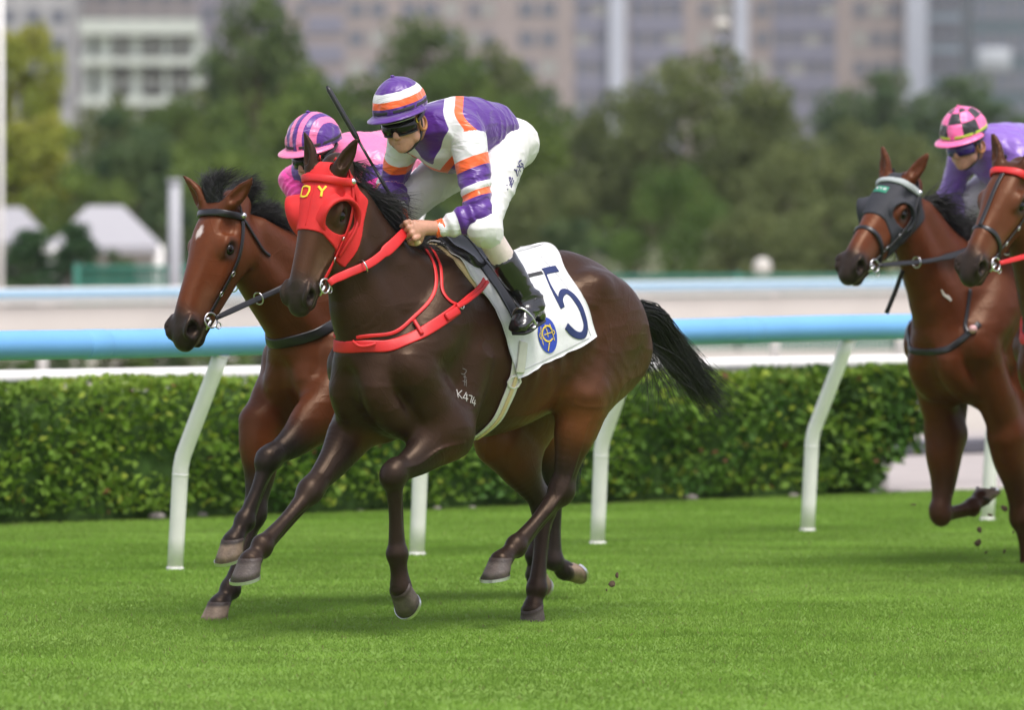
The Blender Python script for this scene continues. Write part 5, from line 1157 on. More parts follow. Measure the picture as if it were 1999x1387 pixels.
def satin(name, base, bands=(), rough=.36):
    """shiny silk; bands = (attribute, low, high, colour) on smooth per-vertex measures so that the borders stay crisp"""
    m = mat(name, base, rough, spec=.55, sheen=.25); t = m.node_tree; b = t.nodes['Principled BSDF']; N = t.nodes.new; K = t.links.new
    src = N('ShaderNodeRGB'); src.outputs[0].default_value = (*base, 1); cur = src.outputs[0]
    for an, lo, hi, col in bands:
        a = N('ShaderNodeAttribute'); a.attribute_name = an; g = N('ShaderNodeMath'); g.operation = 'GREATER_THAN'; g.inputs[1].default_value = lo; K(a.outputs['Fac'], g.inputs[0])
        l = N('ShaderNodeMath'); l.operation = 'LESS_THAN'; l.inputs[1].default_value = hi; K(a.outputs['Fac'], l.inputs[0]); mu = N('ShaderNodeMath'); mu.operation = 'MULTIPLY'; K(g.outputs[0], mu.inputs[0]); K(l.outputs[0], mu.inputs[1])
        mx = N('ShaderNodeMix'); mx.data_type = 'RGBA'; K(mu.outputs[0], mx.inputs[0]); K(cur, mx.inputs[6]); mx.inputs[7].default_value = (*col, 1); cur = mx.outputs[2]
    K(cur, b.inputs['Base Color']); tc = N('ShaderNodeTexCoord')
    mp = N('ShaderNodeMapping'); mp.inputs['Scale'].default_value = (1, .55, 1.5); mp.inputs['Rotation'].default_value = (.4, .5, .2); K(tc.outputs['Object'], mp.inputs[0])
    n1 = N('ShaderNodeTexNoise'); n1.inputs['Scale'].default_value = 11; n1.inputs['Detail'].default_value = 2.4; n1.inputs['Distortion'].default_value = 1.3; K(mp.outputs[0], n1.inputs[0])
    bp = N('ShaderNodeBump'); bp.inputs['Strength'].default_value = .55; bp.inputs['Distance'].default_value = .02; K(n1.outputs[0], bp.inputs['Height']); K(bp.outputs[0], b.inputs['Normal'])
    return m
class Joc: pass
def frame_of(f, up):
    f = np.asarray(f, float); f /= np.linalg.norm(f); u = np.asarray(up, float); u = u - f * (u @ f); u /= np.linalg.norm(u); return np.array([f, np.cross(u, f), u])      # forward, left, up
def ridged(V, s, st=(1, 1, 1)): return 1 - np.abs(2 * vnoise(np.asarray(V) * np.asarray(st), s) - 1)
def fist(G, c, g, back, wrist, s=1.1):
    """hand closed round a bar through c along g; back = direction of the back of the hand"""
    g = np.asarray(g, float); g /= np.linalg.norm(g); bk = np.asarray(back, float); bk -= g * (bk @ g); bk /= np.linalg.norm(bk); sd = np.cross(g, bk)
    wr = np.asarray(wrist, float)
    if (wr - c) @ sd < 0: sd = -sd                                   # sd points toward the wrist
    kn = c + bk * .030 * s - sd * .012 * s
    G.tube([(*(wr), .028 * s, .024 * s), (*lerp(wr, c + bk * .022 * s + sd * .02 * s, .6), .030 * s, .024 * s), (*(c + bk * .026 * s + sd * .010 * s), .034 * s, .017 * s)], .012, 4, side=bk)
    for i, (o, ln) in enumerate(((-.036, .94), (-.012, 1.06), (.012, 1.0), (.034, .82))):
        b = c + g * o * s; r = .0098 * s * (.9 if i == 3 else 1); R_ = .0235 * s * ln
        pts = [b + bk * .026 * s + sd * .004 * s, b + bk * .031 * s - sd * .014 * s]
        for a in (40, 95, 150, 205): q = math.radians(a); pts.append(b + bk * math.cos(q) * R_ * 1.05 - sd * math.sin(q) * R_ * 1.25)
        G.tube([(*p, r * (1.12 if j < 2 else 1 - .05 * (j - 2)), r * (1.12 if j < 2 else 1)) for j, p in enumerate(pts)], .0022, 3, side=g)
        G.ball(pts[1] + bk * .003 * s, .0105 * s, .008)
    th = [c + bk * .012 * s + sd * .026 * s - g * .030 * s, c - bk * .004 * s + sd * .008 * s - g * .052 * s, c - bk * .010 * s - sd * .014 * s - g * .047 * s, c - bk * .008 * s - sd * .026 * s - g * .034 * s]
    G.tube([(*p, r_ * s, r_ * s) for p, r_ in zip(th, (.016, .0125, .011, .0095))], .006, 4)
def make_jockey(fr, J, label, silks, helmet_fn, cap_mats, vox=.006, brim_mat=None, goggle_lens=None, band_mat=None, group='jockeys in the race', helmet_label=None):
    g = lambda k: np.asarray(J[k], float); R_ = Joc(); R_.fr = fr; nb, ch, ws, hp = g('neck'), g('chest'), g('waist'), g('hip')
    root = empty('person'); fr.place(root); tag(root, label, 'jockey', group); R_.root = root
    HF = frame_of(J['face'], (0, J.get('tilt', 0.), 1.)); Hc = g('head'); hw = lambda f, y, u: Hc + HF[0] * f + HF[1] * y + HF[2] * u; R_.hw = hw; R_.HF = HF
    allp = np.array([g(k) for k in ('neck', 'hip', 'eL', 'eR', 'wL', 'wR', 'hL', 'hR', 'kL', 'kR', 'aL', 'aR', 'tL', 'tR', 'head')])
    lo, hi = allp.min(0) - .24, allp.max(0) + .24
    # ---- body: one continuous figure under the clothes
    G = Field(lo, hi, vox)
    B = lambda c, r, k=.02, op='u': G.ball(hw(*c), r, k, axes=HF, op=op)
    B((-.012, 0, .035), (.096, .074, .092)); B((.035, 0, -.045), (.060, .060, .075), .03); B((.058, 0, -.092), (.036, .040, .030), .025); B((.080, 0, -.108), (.020, .022, .017), .015)
    for y in (-1, 1):
        B((.060, y * .036, -.030), (.026, .022, .018), .02); B((.020, y * .058, -.072), (.040, .014, .026), .02); B((-.012, y * .077, -.025), (.022, .010, .034), .008)
        B((.090, y * .032, .003), (.020, .018, .011), .012, 's'); B((.098, y * .010, -.052), (.011, .009, .008), .008)
    G.tube([(*hw(.088, 0, .008), .011, .010), (*hw(.106, 0, -.028), .012, .012), (*hw(.112, 0, -.046), .014, .014)], .010, 4)
    B((.090, 0, -.074), (.012, .024, .0065), .008); B((.087, 0, -.087), (.012, .022, .007), .008); B((.102, 0, -.0805), (.012, .026, .0020), .003, 's')
    G.tube([(*hw(-.02, 0, -.03), .052, .050), (*lerp(hw(-.03, 0, -.06), nb, .55), .052, .050), (*nb, .058, .07)], .03)
    G.tube([(*nb, .075, .13), (*ch, .105, .155), (*ws, .095, .13), (*hp, .095, .14)], .04)
    for s in 'LR':
        y = 1 if s == 'L' else -1
        G.tube([(*g('s' + s), .050, .050), (*lerp(g('s' + s), g('e' + s), .5), .043, .043), (*g('e' + s), .036, .036)], .03); G.tube([(*g('e' + s), .036, .038), (*lerp(g('e' + s), g('w' + s), .3), .038, .036), (*g('w' + s), .024, .027)], .02)
        G.tube([(*g('p' + s), .085, .08), (*lerp(g('p' + s), g('k' + s), .5), .068, .065), (*g('k' + s), .050, .050)], .04); G.tube([(*g('k' + s), .048, .048), (*lerp(g('k' + s), g('a' + s), .35), .046, .044), (*g('a' + s), .030, .032)], .03)
        G.tube([(*g('a' + s), .028, .028), (*lerp(g('a' + s), g('t' + s), .5), .026, .032), (*g('t' + s), .018, .030)], .02)
        fist(G, g('h' + s), J['grip'], J['back' + s], g('w' + s))
    V, Q = G.mesh(1); obj('body', V, Q, M['skin'], root); R_.Vb = V
    for y in (-1, 1):
        b = MB(); b.tube([hw(.088, y * .018, -.0808), hw(.0985, 0, -.0803), hw(.088, -y * .018, -.0808)], [.0012, .002, .0012], 6)
    b.build('mouth', M['lip'], root)
    # ---- jacket
    G = Field(lo, hi, vox)
    G.tube([(*lerp(hw(-.03, 0, -.06), nb, .72), .060, .066), (*lerp(nb, hw(-.03, 0, -.06), .1), .070, .078)], .03)
    G.tube([(*nb, .095, .155), (*lerp(nb, ch, .5), .125, .175), (*ch, .140, .180), (*lerp(ch, ws, .5), .138, .172), (*ws, .125, .155), (*lerp(ws, hp, .45), .108, .15)], .04, 6)
    G.ball(lerp(ch, nb, .3) - np.array([.0, 0, .100]), (.15, .13, .090), .06)                 # silk hanging loose under the chest
    for s in 'LR':
        a, e, w_ = g('s' + s), g('e' + s), g('w' + s)
        G.tube([(*lerp(a, nb, .3), .075, .075), (*a, .075, .078), (*lerp(a, e, .45), .064, .064), (*lerp(a, e, .8), .057, .055), (*e, .051, .051)], .04, 5)
        G.tube([(*e, .056, .056), (*lerp(e, w_, .3), .060, .056), (*lerp(e, w_, .62), .050, .046), (*lerp(e, w_, .84), .036, .036), (*lerp(e, w_, .90), .032, .033)], .02, 5)
    V, Q = G.mesh(2); N = vnormals(V, Q); ax = hp - nb; L0 = np.linalg.norm(ax); ax = ax / L0; up = np.array([0, 0, 1.]); up = up - ax * (up @ ax); up /= np.linalg.norm(up)
    q = V - nb; sx = q @ ax; yy = q[:, 1]; uu = q @ up
    arms = {}
    for s in 'LR':
        a, e, w_ = g('s' + s), g('e' + s), g('w' + s); l1, l2 = np.linalg.norm(e - a), np.linalg.norm(w_ - e); t1 = ((V - a) @ (e - a)) / l1; t2 = ((V - e) @ (w_ - e)) / l2
        d1 = np.linalg.norm(V - a - np.clip(t1, 0, l1)[:, None] * (e - a) / l1, axis=1); d2 = np.linalg.norm(V - e - np.clip(t2, 0, l2)[:, None] * (w_ - e) / l2, axis=1)
        arms[s] = (np.where(d1 < d2, np.clip(t1, -.2, l1), l1 + np.clip(t2, 0, 1)), np.minimum(d1, d2), l1, l2)
    ac = np.full(len(V), -.02); tq = np.clip(sx, 0, L0); dtor = np.hypot(np.hypot(yy * .80, uu + .02), sx - tq) - .135
    for s in 'LR':
        t, d, l1, l2 = arms[s]; y = 1 if s == 'L' else -1; out = (y * (V[:, 1] - g('s' + s)[1] - .004 * 0))
        isarm = (d - .068 < dtor) & (t > .012) & (np.sign(yy) == y); a_, e_ = g('s' + s), g('e' + s); dx = V[:, 0] - (a_[0] + np.clip(t / l1, 0, 1) * (e_[0] - a_[0])); ac = np.where(isarm, np.maximum(t - .38 * np.clip(dx, -.1, .1) * (t < l1 + .03), .005) / (l1 + l2), ac)
    wr = ridged(V, 6.5, (1, .5, 1.4)) ** 3 * .013 + ridged(V + 3, 13., (1.5, .5, .8)) ** 4 * .007 + np.where(ac > .05, .004 * np.sin(ac * 70 + 3 * vnoise(V, 9.)) * sstep(.25, .5, ac), 0)
    wr = wr * np.where(ac > 0, .9, .8); V = V + N * (wr - .004)[:, None]
    attrs = silks['attrs'](V, sx, yy, uu, ac, L0) if 'attrs' in silks else {}
    R_.jacket = obj('silk_jacket', V, Q, silks['mat'], root, attrs=attrs); R_.jb = BVHTree.FromPolygons([tuple(v) for v in V], [tuple(x) for x in Q.tolist()])
    for s in 'LR':                                                                    # gathered cuffs
        e, w_ = g('e' + s), g('w' + s); b = MB(); c0 = lerp(e, w_, .90); d = (w_ - e) / np.linalg.norm(w_ - e)
        for k in range(5): b.torus(c0 + d * .009 * k, .0335 - .0004 * k, .0062, d, 22, 8)
        b.build('cuff', silks.get('cuff', silks['mat']), root)
    b = MB(); nn = hw(-.03, 0, -.06) - nb; nn /= np.linalg.norm(nn); b.torus(lerp(hw(-.03, 0, -.06), nb, .62), .060, .010, nn, 28, 8, Rb=.064); b.build('collar', silks.get('collar', M['breeches']), root)
    # ---- breeches
    G = Field(lo, hi, vox)
    G.tube([(*lerp(ws, hp, .35), .098, .142), (*lerp(ws, hp, .8), .108, .150), (*(hp + ax * .02), .112, .150)], .04, 5)
    for s in 'LR':
        y = 1 if s == 'L' else -1; p, k, a = g('p' + s), g('k' + s), g('a' + s)
        G.ball(hp + ax * .030 + np.array([0, y * .075, -.010]), (.100, .085, .105), .04)
        G.tube([(*p, .108, .100), (*lerp(p, k, .4), .094, .088), (*lerp(p, k, .8), .074, .072), (*(k + (k - p) / np.linalg.norm(k - p) * .012), .064, .064)], .05, 6)
        G.tube([(*k, .066, .064), (*lerp(k, a, .07), .068, .066), (*lerp(k, a, .13), .060, .058)], .03, 4)
    V, Q = G.mesh(2); N = vnormals(V, Q); V = V + N * ((ridged(V, 11., (1, .7, .8)) ** 4 * .007 + ridged(V + 5, 24.) ** 4 * .0035) - .003)[:, None]
    R_.breeches = obj('breeches', V, Q, J.get('breeches_mat', M['breeches']), root); R_.bb = BVHTree.FromPolygons([tuple(v) for v in V], [tuple(x) for x in Q.tolist()])
    # ---- socks and boots
    for s in 'LR':
        k, a, t = g('k' + s), g('a' + s), g('t' + s); y = 1 if s == 'L' else -1; d = a - k; mid = lerp(k, a, .44)
        fwd = t - a; heel = a - np.array([fwd[0], fwd[1], 0]) * .50 + np.array([0, 0, -.052])
        b = MB(); b.tube(dense([lerp(k, a, .15), lerp(k, a, .3), mid, lerp(k, a, .55)], 12), np.linspace(.055, .053, 12), 22); b.build('sock', M['sock'], root)
        F_ = Field(np.minimum.reduce([k, a, t, heel]) - .12, np.maximum.reduce([k, a, t, heel]) + .12, .006)
        F_.tube([(*mid, .060, .058), (*lerp(k, a, .62), .058, .056), (*lerp(k, a, .82), .049, .048), (*a, .047, .046)], .02, 5)
        F_.tube([(*a, .047, .046), (*lerp(a, t, .55), .041, .045), (*t, .020, .042)], .03, 5); F_.tube([(*a, .046, .044), (*heel, .035, .037)], .03)
        F_.ball(mid + (k - a) / np.linalg.norm(d) * .045, .0555, .004, op='s')
        V, Q = F_.mesh(2); N = vnormals(V, Q); tt = (V - k) @ d / (d @ d); crz = sstep(.75, .95, tt) * sstep(1.2, 1.0, tt); V = V + N * ((ridged(V, 22., (.5, .5, 1.6)) ** 3 * .006) * (.25 + crz))[:, None]
        bo = obj('boot', V, Q, M['boot'], root)
        f2 = np.array([fwd[0], fwd[1], fwd[2]]); f2 /= np.linalg.norm(f2); dn = np.array([0, 0, -1.]) - f2 * (-f2[2]); dn /= np.linalg.norm(dn); b = MB(); sl = []
        for tq, hw_ in ((-.02, .030), (.25, .034), (.5, .034), (.8, .042), (1.0, .040), (1.12, .028)): sl.append((lerp(heel + dn * .020, t + dn * .022, tq), hw_))
        sdv = np.cross(f2, dn); Vv = []; [Vv.extend([p - sdv * h_, p + sdv * h_, p + sdv * h_ + dn * .012, p - sdv * h_ + dn * .012]) for p, h_ in sl]
        b.add(Vv, [(i * 4 + e, i * 4 + (e + 1) % 4, i * 4 + 4 + (e + 1) % 4, i * 4 + 4 + e) for i in range(len(sl) - 1) for e in range(4)] + [(3, 2, 1, 0), tuple(len(Vv) - 4 + e for e in range(4))]); b.build('sole', M['goggle'], bo)
        b = MB(); b.torus(lerp(k, a, .93), .051, .0045, d, 24, 6); b.build('ankle_strap', M['black_leather'], bo)
        # stirrup iron carries the ball of the foot
        c = lerp(a, t, .62) + dn * .036; si = MB(); si.box((0, 0, 0), (.045, .105, .008), np.stack([f2, sdv, -dn], 1), bev=.003)
        si.v[-1] = si.v[-1] + c; arc = [c + sdv * .050 * math.cos(q) - dn * (.095 * math.sin(q)) for q in np.linspace(0, math.pi, 17)]; si.tube(arc, .0055, 8)
        stp = (R_, si); R_.stirrups = getattr(R_, 'stirrups', []) + [(si, arc[8], s)]
    # ---- helmet with silk cap
    hm = empty('helmet'); hm.parent = root; R_.helmet = hm
    tip = J.get('cap_pitch', -.10); A_ = frame_of(HF[0] + HF[2] * tip, HF[2]); hc = hw(-.008, 0, .056); nr, ncol = J.get('cap_res', (30, 72)); Vc = []; th = np.linspace(0.02, math.radians(97), nr)
    for i, t_ in enumerate(th):
        for j in range(ncol):
            p = 2 * math.pi * j / ncol; rx, ry, rz = .136, .112, .130
            d = np.array([math.sin(t_) * math.cos(p) * rx * (1.0 if math.cos(p) > 0 else 1.05), math.sin(t_) * math.sin(p) * ry, math.cos(t_) * rz])
            rip = .0028 * math.sin(p * 6 + .6) * math.sin(t_) ** 2 * (1 if t_ < 1.2 else 1.5) + .0022 * math.sin(p * 13 + t_ * 9) * math.sin(t_) ** 3 + .004 * max(0, 1 - t_ / .25)
            Vc.append(hc + (A_[0] * d[0] + A_[1] * d[1] + A_[2] * d[2]) * (1 + rip / .12))
    Fc = [(i * ncol + j, (i + 1) * ncol + j, (i + 1) * ncol + (j + 1) % ncol, i * ncol + (j + 1) % ncol) for i in range(nr - 1) for j in range(ncol)]
    ca = J.get('cap_attr'); cap = obj('cap_silk', Vc + [hc + A_[2] * .1345], Fc + [(nr * ncol, j, (j + 1) % ncol) for j in range(ncol)], None, hm, attrs={'stripe': [ca(t_, 2 * math.pi * j / ncol) for t_ in th for j in range(ncol)] + [4.5]} if ca else None)
    for m_ in cap_mats: cap.data.materials.append(m_)
    ids = [helmet_fn(math.degrees((th[i] + th[i + 1]) / 2), 360 * (j + .5) / ncol) for i in range(nr - 1) for j in range(ncol)] + [helmet_fn(0, 360 * (j + .5) / ncol) for j in range(ncol)]
    cap.data.polygons.foreach_set('material_index', np.array(ids, np.int32))
    b = MB(); b.ball(hc + A_[2] * .136, (.010, .010, .006), 12, 6); b.build('button', cap_mats[0], hm)
    # peak
    Vp = []; n = 29
    for k in range(n):
        p = math.radians(-84 + 168 * k / (n - 1)); e = math.cos(p) ** .8 if math.cos(p) > 0 else 0; base = np.array([.134 * math.cos(p), .111 * math.sin(p), -.010]); out = np.array([math.cos(p), math.sin(p) * .6, 0]); out /= np.linalg.norm(out)
        for o_, dz in ((-.004, .006), (.030 * e + .003, -.004), (.056 * e + .005, -.014 + .004), (.057 * e + .005, -.019 + .004), (.030 * e + .003, -.010), (-.004, -.004)):
            d = base + out * o_ + np.array([0, 0, dz]); Vp.append(hc + A_[0] * d[0] + A_[1] * d[1] + A_[2] * d[2])
    obj('peak', Vp, [(i * 6 + e, i * 6 + (e + 1) % 6, i * 6 + 6 + (e + 1) % 6, i * 6 + 6 + e) for i in range(n - 1) for e in range(6)], brim_mat or cap_mats[0], hm)
    el = []; en_ = []
    for j in range(60):
        p = 2 * math.pi * j / 60; d = np.array([.1375 * math.cos(p) * (1 if math.cos(p) > 0 else 1.05), .1135 * math.sin(p), .006]); el.append(hc + A_[0] * d[0] + A_[1] * d[1] + A_[2] * d[2]); en_.append(A_[0] * math.cos(p) + A_[1] * math.sin(p))
    Vb, Fb = ribbon(el, en_, .013, .0018, True); obj('elastic_band', Vb, Fb, band_mat or M['dark_elastic'], hm)
    b = MB(); b.tube(dense([hw(-.005, .082, .02), hw(.004, .080, -.04), hw(.03, .060, -.095), hw(.055, .0, -.128), hw(.03, -.060, -.095), hw(.004, -.080, -.04), hw(-.005, -.082, .02)], 40), .0062, 8); b.build('chin_strap', M['black_leather'], hm)
    for y in (-1, 1):
        b = MB(); b.torus(hw(-.008, y * .083, -.030), .030, .007, HF[1], 18, 8, Rb=.036); b.build('ear_strap', M['strap_tan'], hm)
    # goggles
    go = empty('goggles'); go.parent = root
    def wrap(z0, z1, rx, ry, cy, m_, name, bulge=.0, th0=78):
        Vg = []; n = 27
        for k in range(n):
            p = math.radians(-th0 + 2 * th0 * k / (n - 1)); nose = .010 * math.exp(-(p / .16) ** 2)
            for zz, oo in ((z0 + nose, -.012), (z0 + nose, .0), (lerp(z0, z1, .5), bulge), (z1, .0), (z1, -.012)): Vg.append(hw((rx + oo) * math.cos(p) + cy, (ry + oo) * math.sin(p), float(zz)))
        F_ = [(i * 5 + e, i * 5 + (e + 1) % 5, i * 5 + 5 + (e + 1) % 5, i * 5 + 5 + e) for i in range(n - 1) for e in range(5)] + [(4, 3, 2, 1, 0), tuple((n - 1) * 5 + e for e in range(5))]
        return obj(name, Vg, F_, m_, go)
    wrap(-.042, .014, .078, .080, .034, goggle_lens or M['lens'], 'lens', .006); fr1 = wrap(-.046, -.039, .079, .081, .034, M['goggle'], 'frame', .001); wrap(.012, .020, .079, .081, .034, M['goggle'], 'frame', .001)
    b = MB(); b.tube(dense([hw(.045, .083, -.006), hw(-.02, .090, .010), hw(-.09, .062, .022), hw(-.115, 0, .028), hw(-.09, -.062, .022), hw(-.02, -.090, .010), hw(.045, -.083, -.006)], 40), .007, 6, sy=1.6); b.build('strap', M['goggle'], go)
    R_.goggles = go
    return R_

# leading jockey --------------------------------------------------------
def joints(L, dx=0, dz=0):
    J = dict(head=L(786, 234, 0), neck=L(848, 248, 0), chest=L(893, 252, 0), waist=L(944, 254, 0), hip=L(974, 276, 0),
             sL=L(914, 262, .168), eL=L(937, 420, .29), wL=L(858, 446, .17), hL=L(802, 451, .115), sR=L(794, 268, -.165), eR=L(763, 366, -.29), wR=L(780, 424, -.13), hR=L(776, 440, -.03),
             pL=L(980, 302, .10), kL=L(944, 444, .30), aL=L(1037, 594, .345), tL=L(1012, 640, .375), face=(1, .36, -.32), tilt=-.16, cap_pitch=.03)
    for k in ('p', 'k', 'a', 't'): J[k + 'R'] = np.array(J[k + 'L']) * [1, -1, 1]
    tip = L(638, 168, -.19); J['tip'] = tip; J['grip'] = tip - J['hL']; J['backL'] = (.55, .75, .35); J['backR'] = (.5, -.7, .5)
    for k in J:
        if k not in ('face', 'tilt', 'cap_pitch', 'grip', 'backL', 'backR'): J[k] = np.array(J[k], float) + np.array([dx, 0, dz])
    return J
JA = joints(LA)
def silks_a(V, sx, yy, uu, ac, L0):
    front = sstep(.06, -.04, uu); s_f = np.clip(-uu - .02, 0, 1) + np.clip(sx, 0, 1); edge_f = .15 - 1.05 * np.abs(yy); edge_b = .05 - 1.15 * np.abs(yy)
    c = (sx - edge_b) * (1 - front) + (s_f - edge_f) * front; c = np.where(ac > .03, 9., c)
    return {'band': c, 'arm': ac}
mA = satin('purple_silk', PURPLE, [('band', 0., .070, WHITE), ('band', .070, .125, ORANGE), ('arm', .004, .20, WHITE), ('arm', .20, .29, ORANGE), ('arm', .42, .475, WHITE), ('arm', .475, .53, ORANGE), ('arm', .855, 1.5, WHITE)])
C_p, C_w, C_o = satin('cap_purple', PURPLE), satin('cap_white', WHITE), satin('cap_orange', ORANGE)
def cap_a(t, p):
    return 0 if t < 51 else 1 if t < 67 else 2 if t < 81 else 0
JO = make_jockey(FA, JA, 'jockey in purple, white and orange silks riding the leading dark horse', dict(mat=mA, attrs=silks_a, cuff=C_o), cap_a, [C_p, C_w, C_o], .0065)
b = MB(); b.torus(JO.hw(.040, .0835, -.004), .0085, .003, JO.HF[1], 14, 6); b.ball(JO.hw(.040, .083, -.004), (.008, .004, .008), 10, 6); b.build('badge', M['gold'], JO.goggles)
# second pair of goggles pushed up under the peak
Vg = []; n = 27
for k in range(n):
    p = math.radians(-72 + 144 * k / (n - 1))
    for zz, oo in ((.022, -.01), (.020, .002), (.034, .014), (.052, .010), (.052, -.01)): Vg.append(JO.hw((.092 + oo) * math.cos(p) + .034, (.090 + oo) * math.sin(p), zz))
o = obj('spare_goggles', Vg, [(i * 5 + e, i * 5 + (e + 1) % 5, i * 5 + 5 + (e + 1) % 5, i * 5 + 5 + e) for i in range(n - 1) for e in range(5)], M['lens'], JO.root)
b = MB(); b.tube([Vg[k * 5 + 1] for k in range(n)], .0022, 6); b.build('rim', M['silver_grey'], o)
b = MB(); b.torus(JA['hL'] + np.array([0, 0, 0]) + 0, .0125, .0022, JA['grip'], 14, 6)
for si, top, s in JO.stirrups:
    so = si.build('stirrup_iron', M['steel'], SAD)
    a_ = JA['p' + s] + np.array([.13, .06 * (1 if s == 'L' else -1), -.16]); hh, nn_ = snap(ZA, a_); V, F = ribbon(dense([hh + nn_ * .03, lerp(hh + nn_ * .05, top, .5), top], 12), np.tile(nn_, (12, 1)), .022, .004); obj('stirrup_leather', V, F, M['black_leather'], SAD)
# breeches lettering
bk = lambda x, y: (980 + x / 13.87, 290 + y / 13.87)
ink(JO, JO.bb, 'lettering', [([bk(515, 320), bk(470, 345), bk(445, 410), bk(480, 480), bk(400, 490)], .006), ([bk(500, 400), bk(560, 430), bk(560, 500), bk(580, 540)], .006), ([bk(450, 540), bk(490, 620)], .006), ([bk(480, 510), bk(540, 480)], .006),
    ([bk(320, 565), bk(380, 620), bk(410, 750)], .007), ([bk(400, 560), bk(375, 640)], .006), ([bk(430, 590), bk(450, 740)], .004), ([bk(180, 800), bk(230, 790), bk(200, 870), bk(250, 960), bk(240, 1050)], .007), ([bk(280, 790), bk(240, 900), bk(200, 1000)], .006), ([bk(310, 850), bk(270, 980)], .005),
    ([bk(118, 990), bk(136, 1000)], .008), ([bk(138, 1100), bk(150, 1110)], .007)], M['ink'], JO.breeches, .0015)
# whip
WH = tack(ZA, 'riding_whip', 'black riding whip held upright in the left hand of the leading jockey', 'whip'); hl, tp = JA['hL'], JA['tip']; dw = (tp - hl) / np.linalg.norm(tp - hl)
b = MB(); b.tube([hl - dw * .03, hl + dw * .16], [.0125, .0105], 12); b.build('handle', M['black_leather'], WH)
b = MB(); b.tube([hl - dw * .068, hl - dw * .06, hl - dw * .03], [.013, .0155, .0135], 12); b.build('butt', M['cream'], WH)
b = MB(); b.tube([hl + dw * .16, lerp(hl, tp, .45)], [.0085, .007], 10); b.tube([lerp(hl, tp, .45), lerp(hl, tp, .62)], [.006, .006], 10); b.build('shaft', M['black_leather'], WH)
b = MB(); b.tube([lerp(hl, tp, .61), lerp(hl, tp, .66), lerp(hl, tp, .97), tp], [.006, .0125, .0115, .006], 10); b.build('flap', M['black_leather'], WH)
# ================================================================== the three other horses and two more jockeys
BAY = dict(body=(.080, .0225, .0078), flank=(.090, .0245, .0083), warm=(.155, .040, .011), points=(.012, .010, .010), face=(.105, .027, .0085), tan=(.12, .05, .025), muzzle=(.020, .015, .013), lip=.5, hoof=(.20, .14, .095))
def other_saddlery(Z, who, num_col=None):
    fA, rA = front, rear
    o, bv = cloth_panel(Z, 'saddle_cloth', fA, rA, M['white_cloth'], .016, nu=18, nv=26, lift=.03); Z.fr.place(o); tag(o, 'white saddle cloth under the rider of the ' + who, 'saddle cloth')
    sd = tack(Z, 'saddle', 'small black racing saddle on the ' + who, 'saddle')
    cloth_panel(Z, 'flap', [(.015, 0.), (.0, .5), (-.05, .9), (-.10, 1.05)], sr_, M['black_leather'], .026, nu=10, nv=16, parent=sd, thick=.008); cloth_panel(Z, 'seat', [(.0, 0), (-.02, .22), (-.05, .34)], [(-.41, 0), (-.40, .22), (-.38, .36)], M['black_leather'], .046, nu=12, nv=10, parent=sd, thick=.024)
    return sd
def stirrups(JJ, Z, sd):
    for si, top, s in JJ.stirrups:
        si.build('stirrup_iron', M['steel'], sd); hh, nn_ = snap(Z, np.array([-.02, .3 * (1 if s == 'L' else -1), 1.42])); V, F = ribbon(dense([hh + nn_ * .03, top], 8), np.tile(nn_, (8, 1)), .022, .004); obj('stirrup_leather', V, F, M['black_leather'], sd)
# bay horse on the far side of the leader -------------------------------
OB = FA.O + HV * -.80 + LV * -1.10; FB = Frame(OB[0], OB[1]); LB = FB.loc; pb = Pose()
pb.poll = LB(420, 394, 0); pb.nose = LB(340, 618, 0); pb.hs = 1.08; pb.ears = ((.30, -.42, .75), (-.15, .62, .62)); pb.hside = (-math.sin(math.radians(-6)), math.cos(math.radians(-6)), 0)
pb.LF = [LB(640, 812, .17), LB(524, 898, .15), LB(478, 1018, .13), LB(455, 1058, .13)]; pb.RF = [LB(520, 830, -.17), LB(497, 1005, -.15), LB(450, 1150, -.13), LB(428, 1182, -.13)]
pb.LH = [(-1.0, .13, 1.31), (-.95, .20, .98), LB(1082, 955, .13), LB(1080, 1095, .12), LB(1102, 1114, .12)]; pb.RH = [(-.95, -.13, 1.28), (-.82, -.19, .95), LB(1062, 965, -.12), LB(1044, 1085, -.12), LB(1046, 1120, -.12)]; pb.flex = (10, 6, 10, 10)
ZB = make_horse(FB, pb, .009, dict(BAY, star=(.15, .0, .019)), 'bright bay racehorse without a hood, white star on its forehead, beside the leader')
bx = float(pb.poll[0]); mane(ZB, -.1, bx - .25, 2600, .10, (-.75, .35, -.05), .6, rng=np.random.default_rng(31)); mane(ZB, bx - .32, bx - .03, 3600, .105, (-.90, .15, .08), .6, rng=np.random.default_rng(32))
strands('forelock', *(lambda n, g_: (np.array([ZB.h.w(-.02 + .03 * g_.random(), .05 * g_.normal() * .6, .01) for _ in range(n)]), np.array([ZB.h.w(-.05, .05 * g_.normal(), .055) for _ in range(n)]), np.array([ZB.h.w(-.14 + .06 * g_.random(), .07 * g_.normal(), .01 + .04 * g_.random()) for _ in range(n)])))(500, np.random.default_rng(33)), .0014, M['hair'], ZB.root, .012)
tail(ZB, [(-1.16, 0, 1.37), (-1.36, 0, 1.25), (-1.45, 0, 1.0), (-1.46, 0, .78), (-1.44, .0, .62)], 700, np.random.default_rng(34), .0026, .05)
JB = {k: np.array(v, float) if k not in ('tilt', 'cap_pitch') else v for k, v in JA.items()}; dB = LB(614, 300, 0) - JA['head']
for k in JB:
    if k in ('face', 'tilt', 'cap_pitch', 'cap_attr', 'grip', 'backL', 'backR', 'tip'): continue
    f = .45 if k[0] in 'kat' else 1.0; JB[k] = JB[k] + dB * [1, 1, f if k[0] in 'kat' else 1] * (1 if k[0] not in 'kat' else [.5, 1, 1])
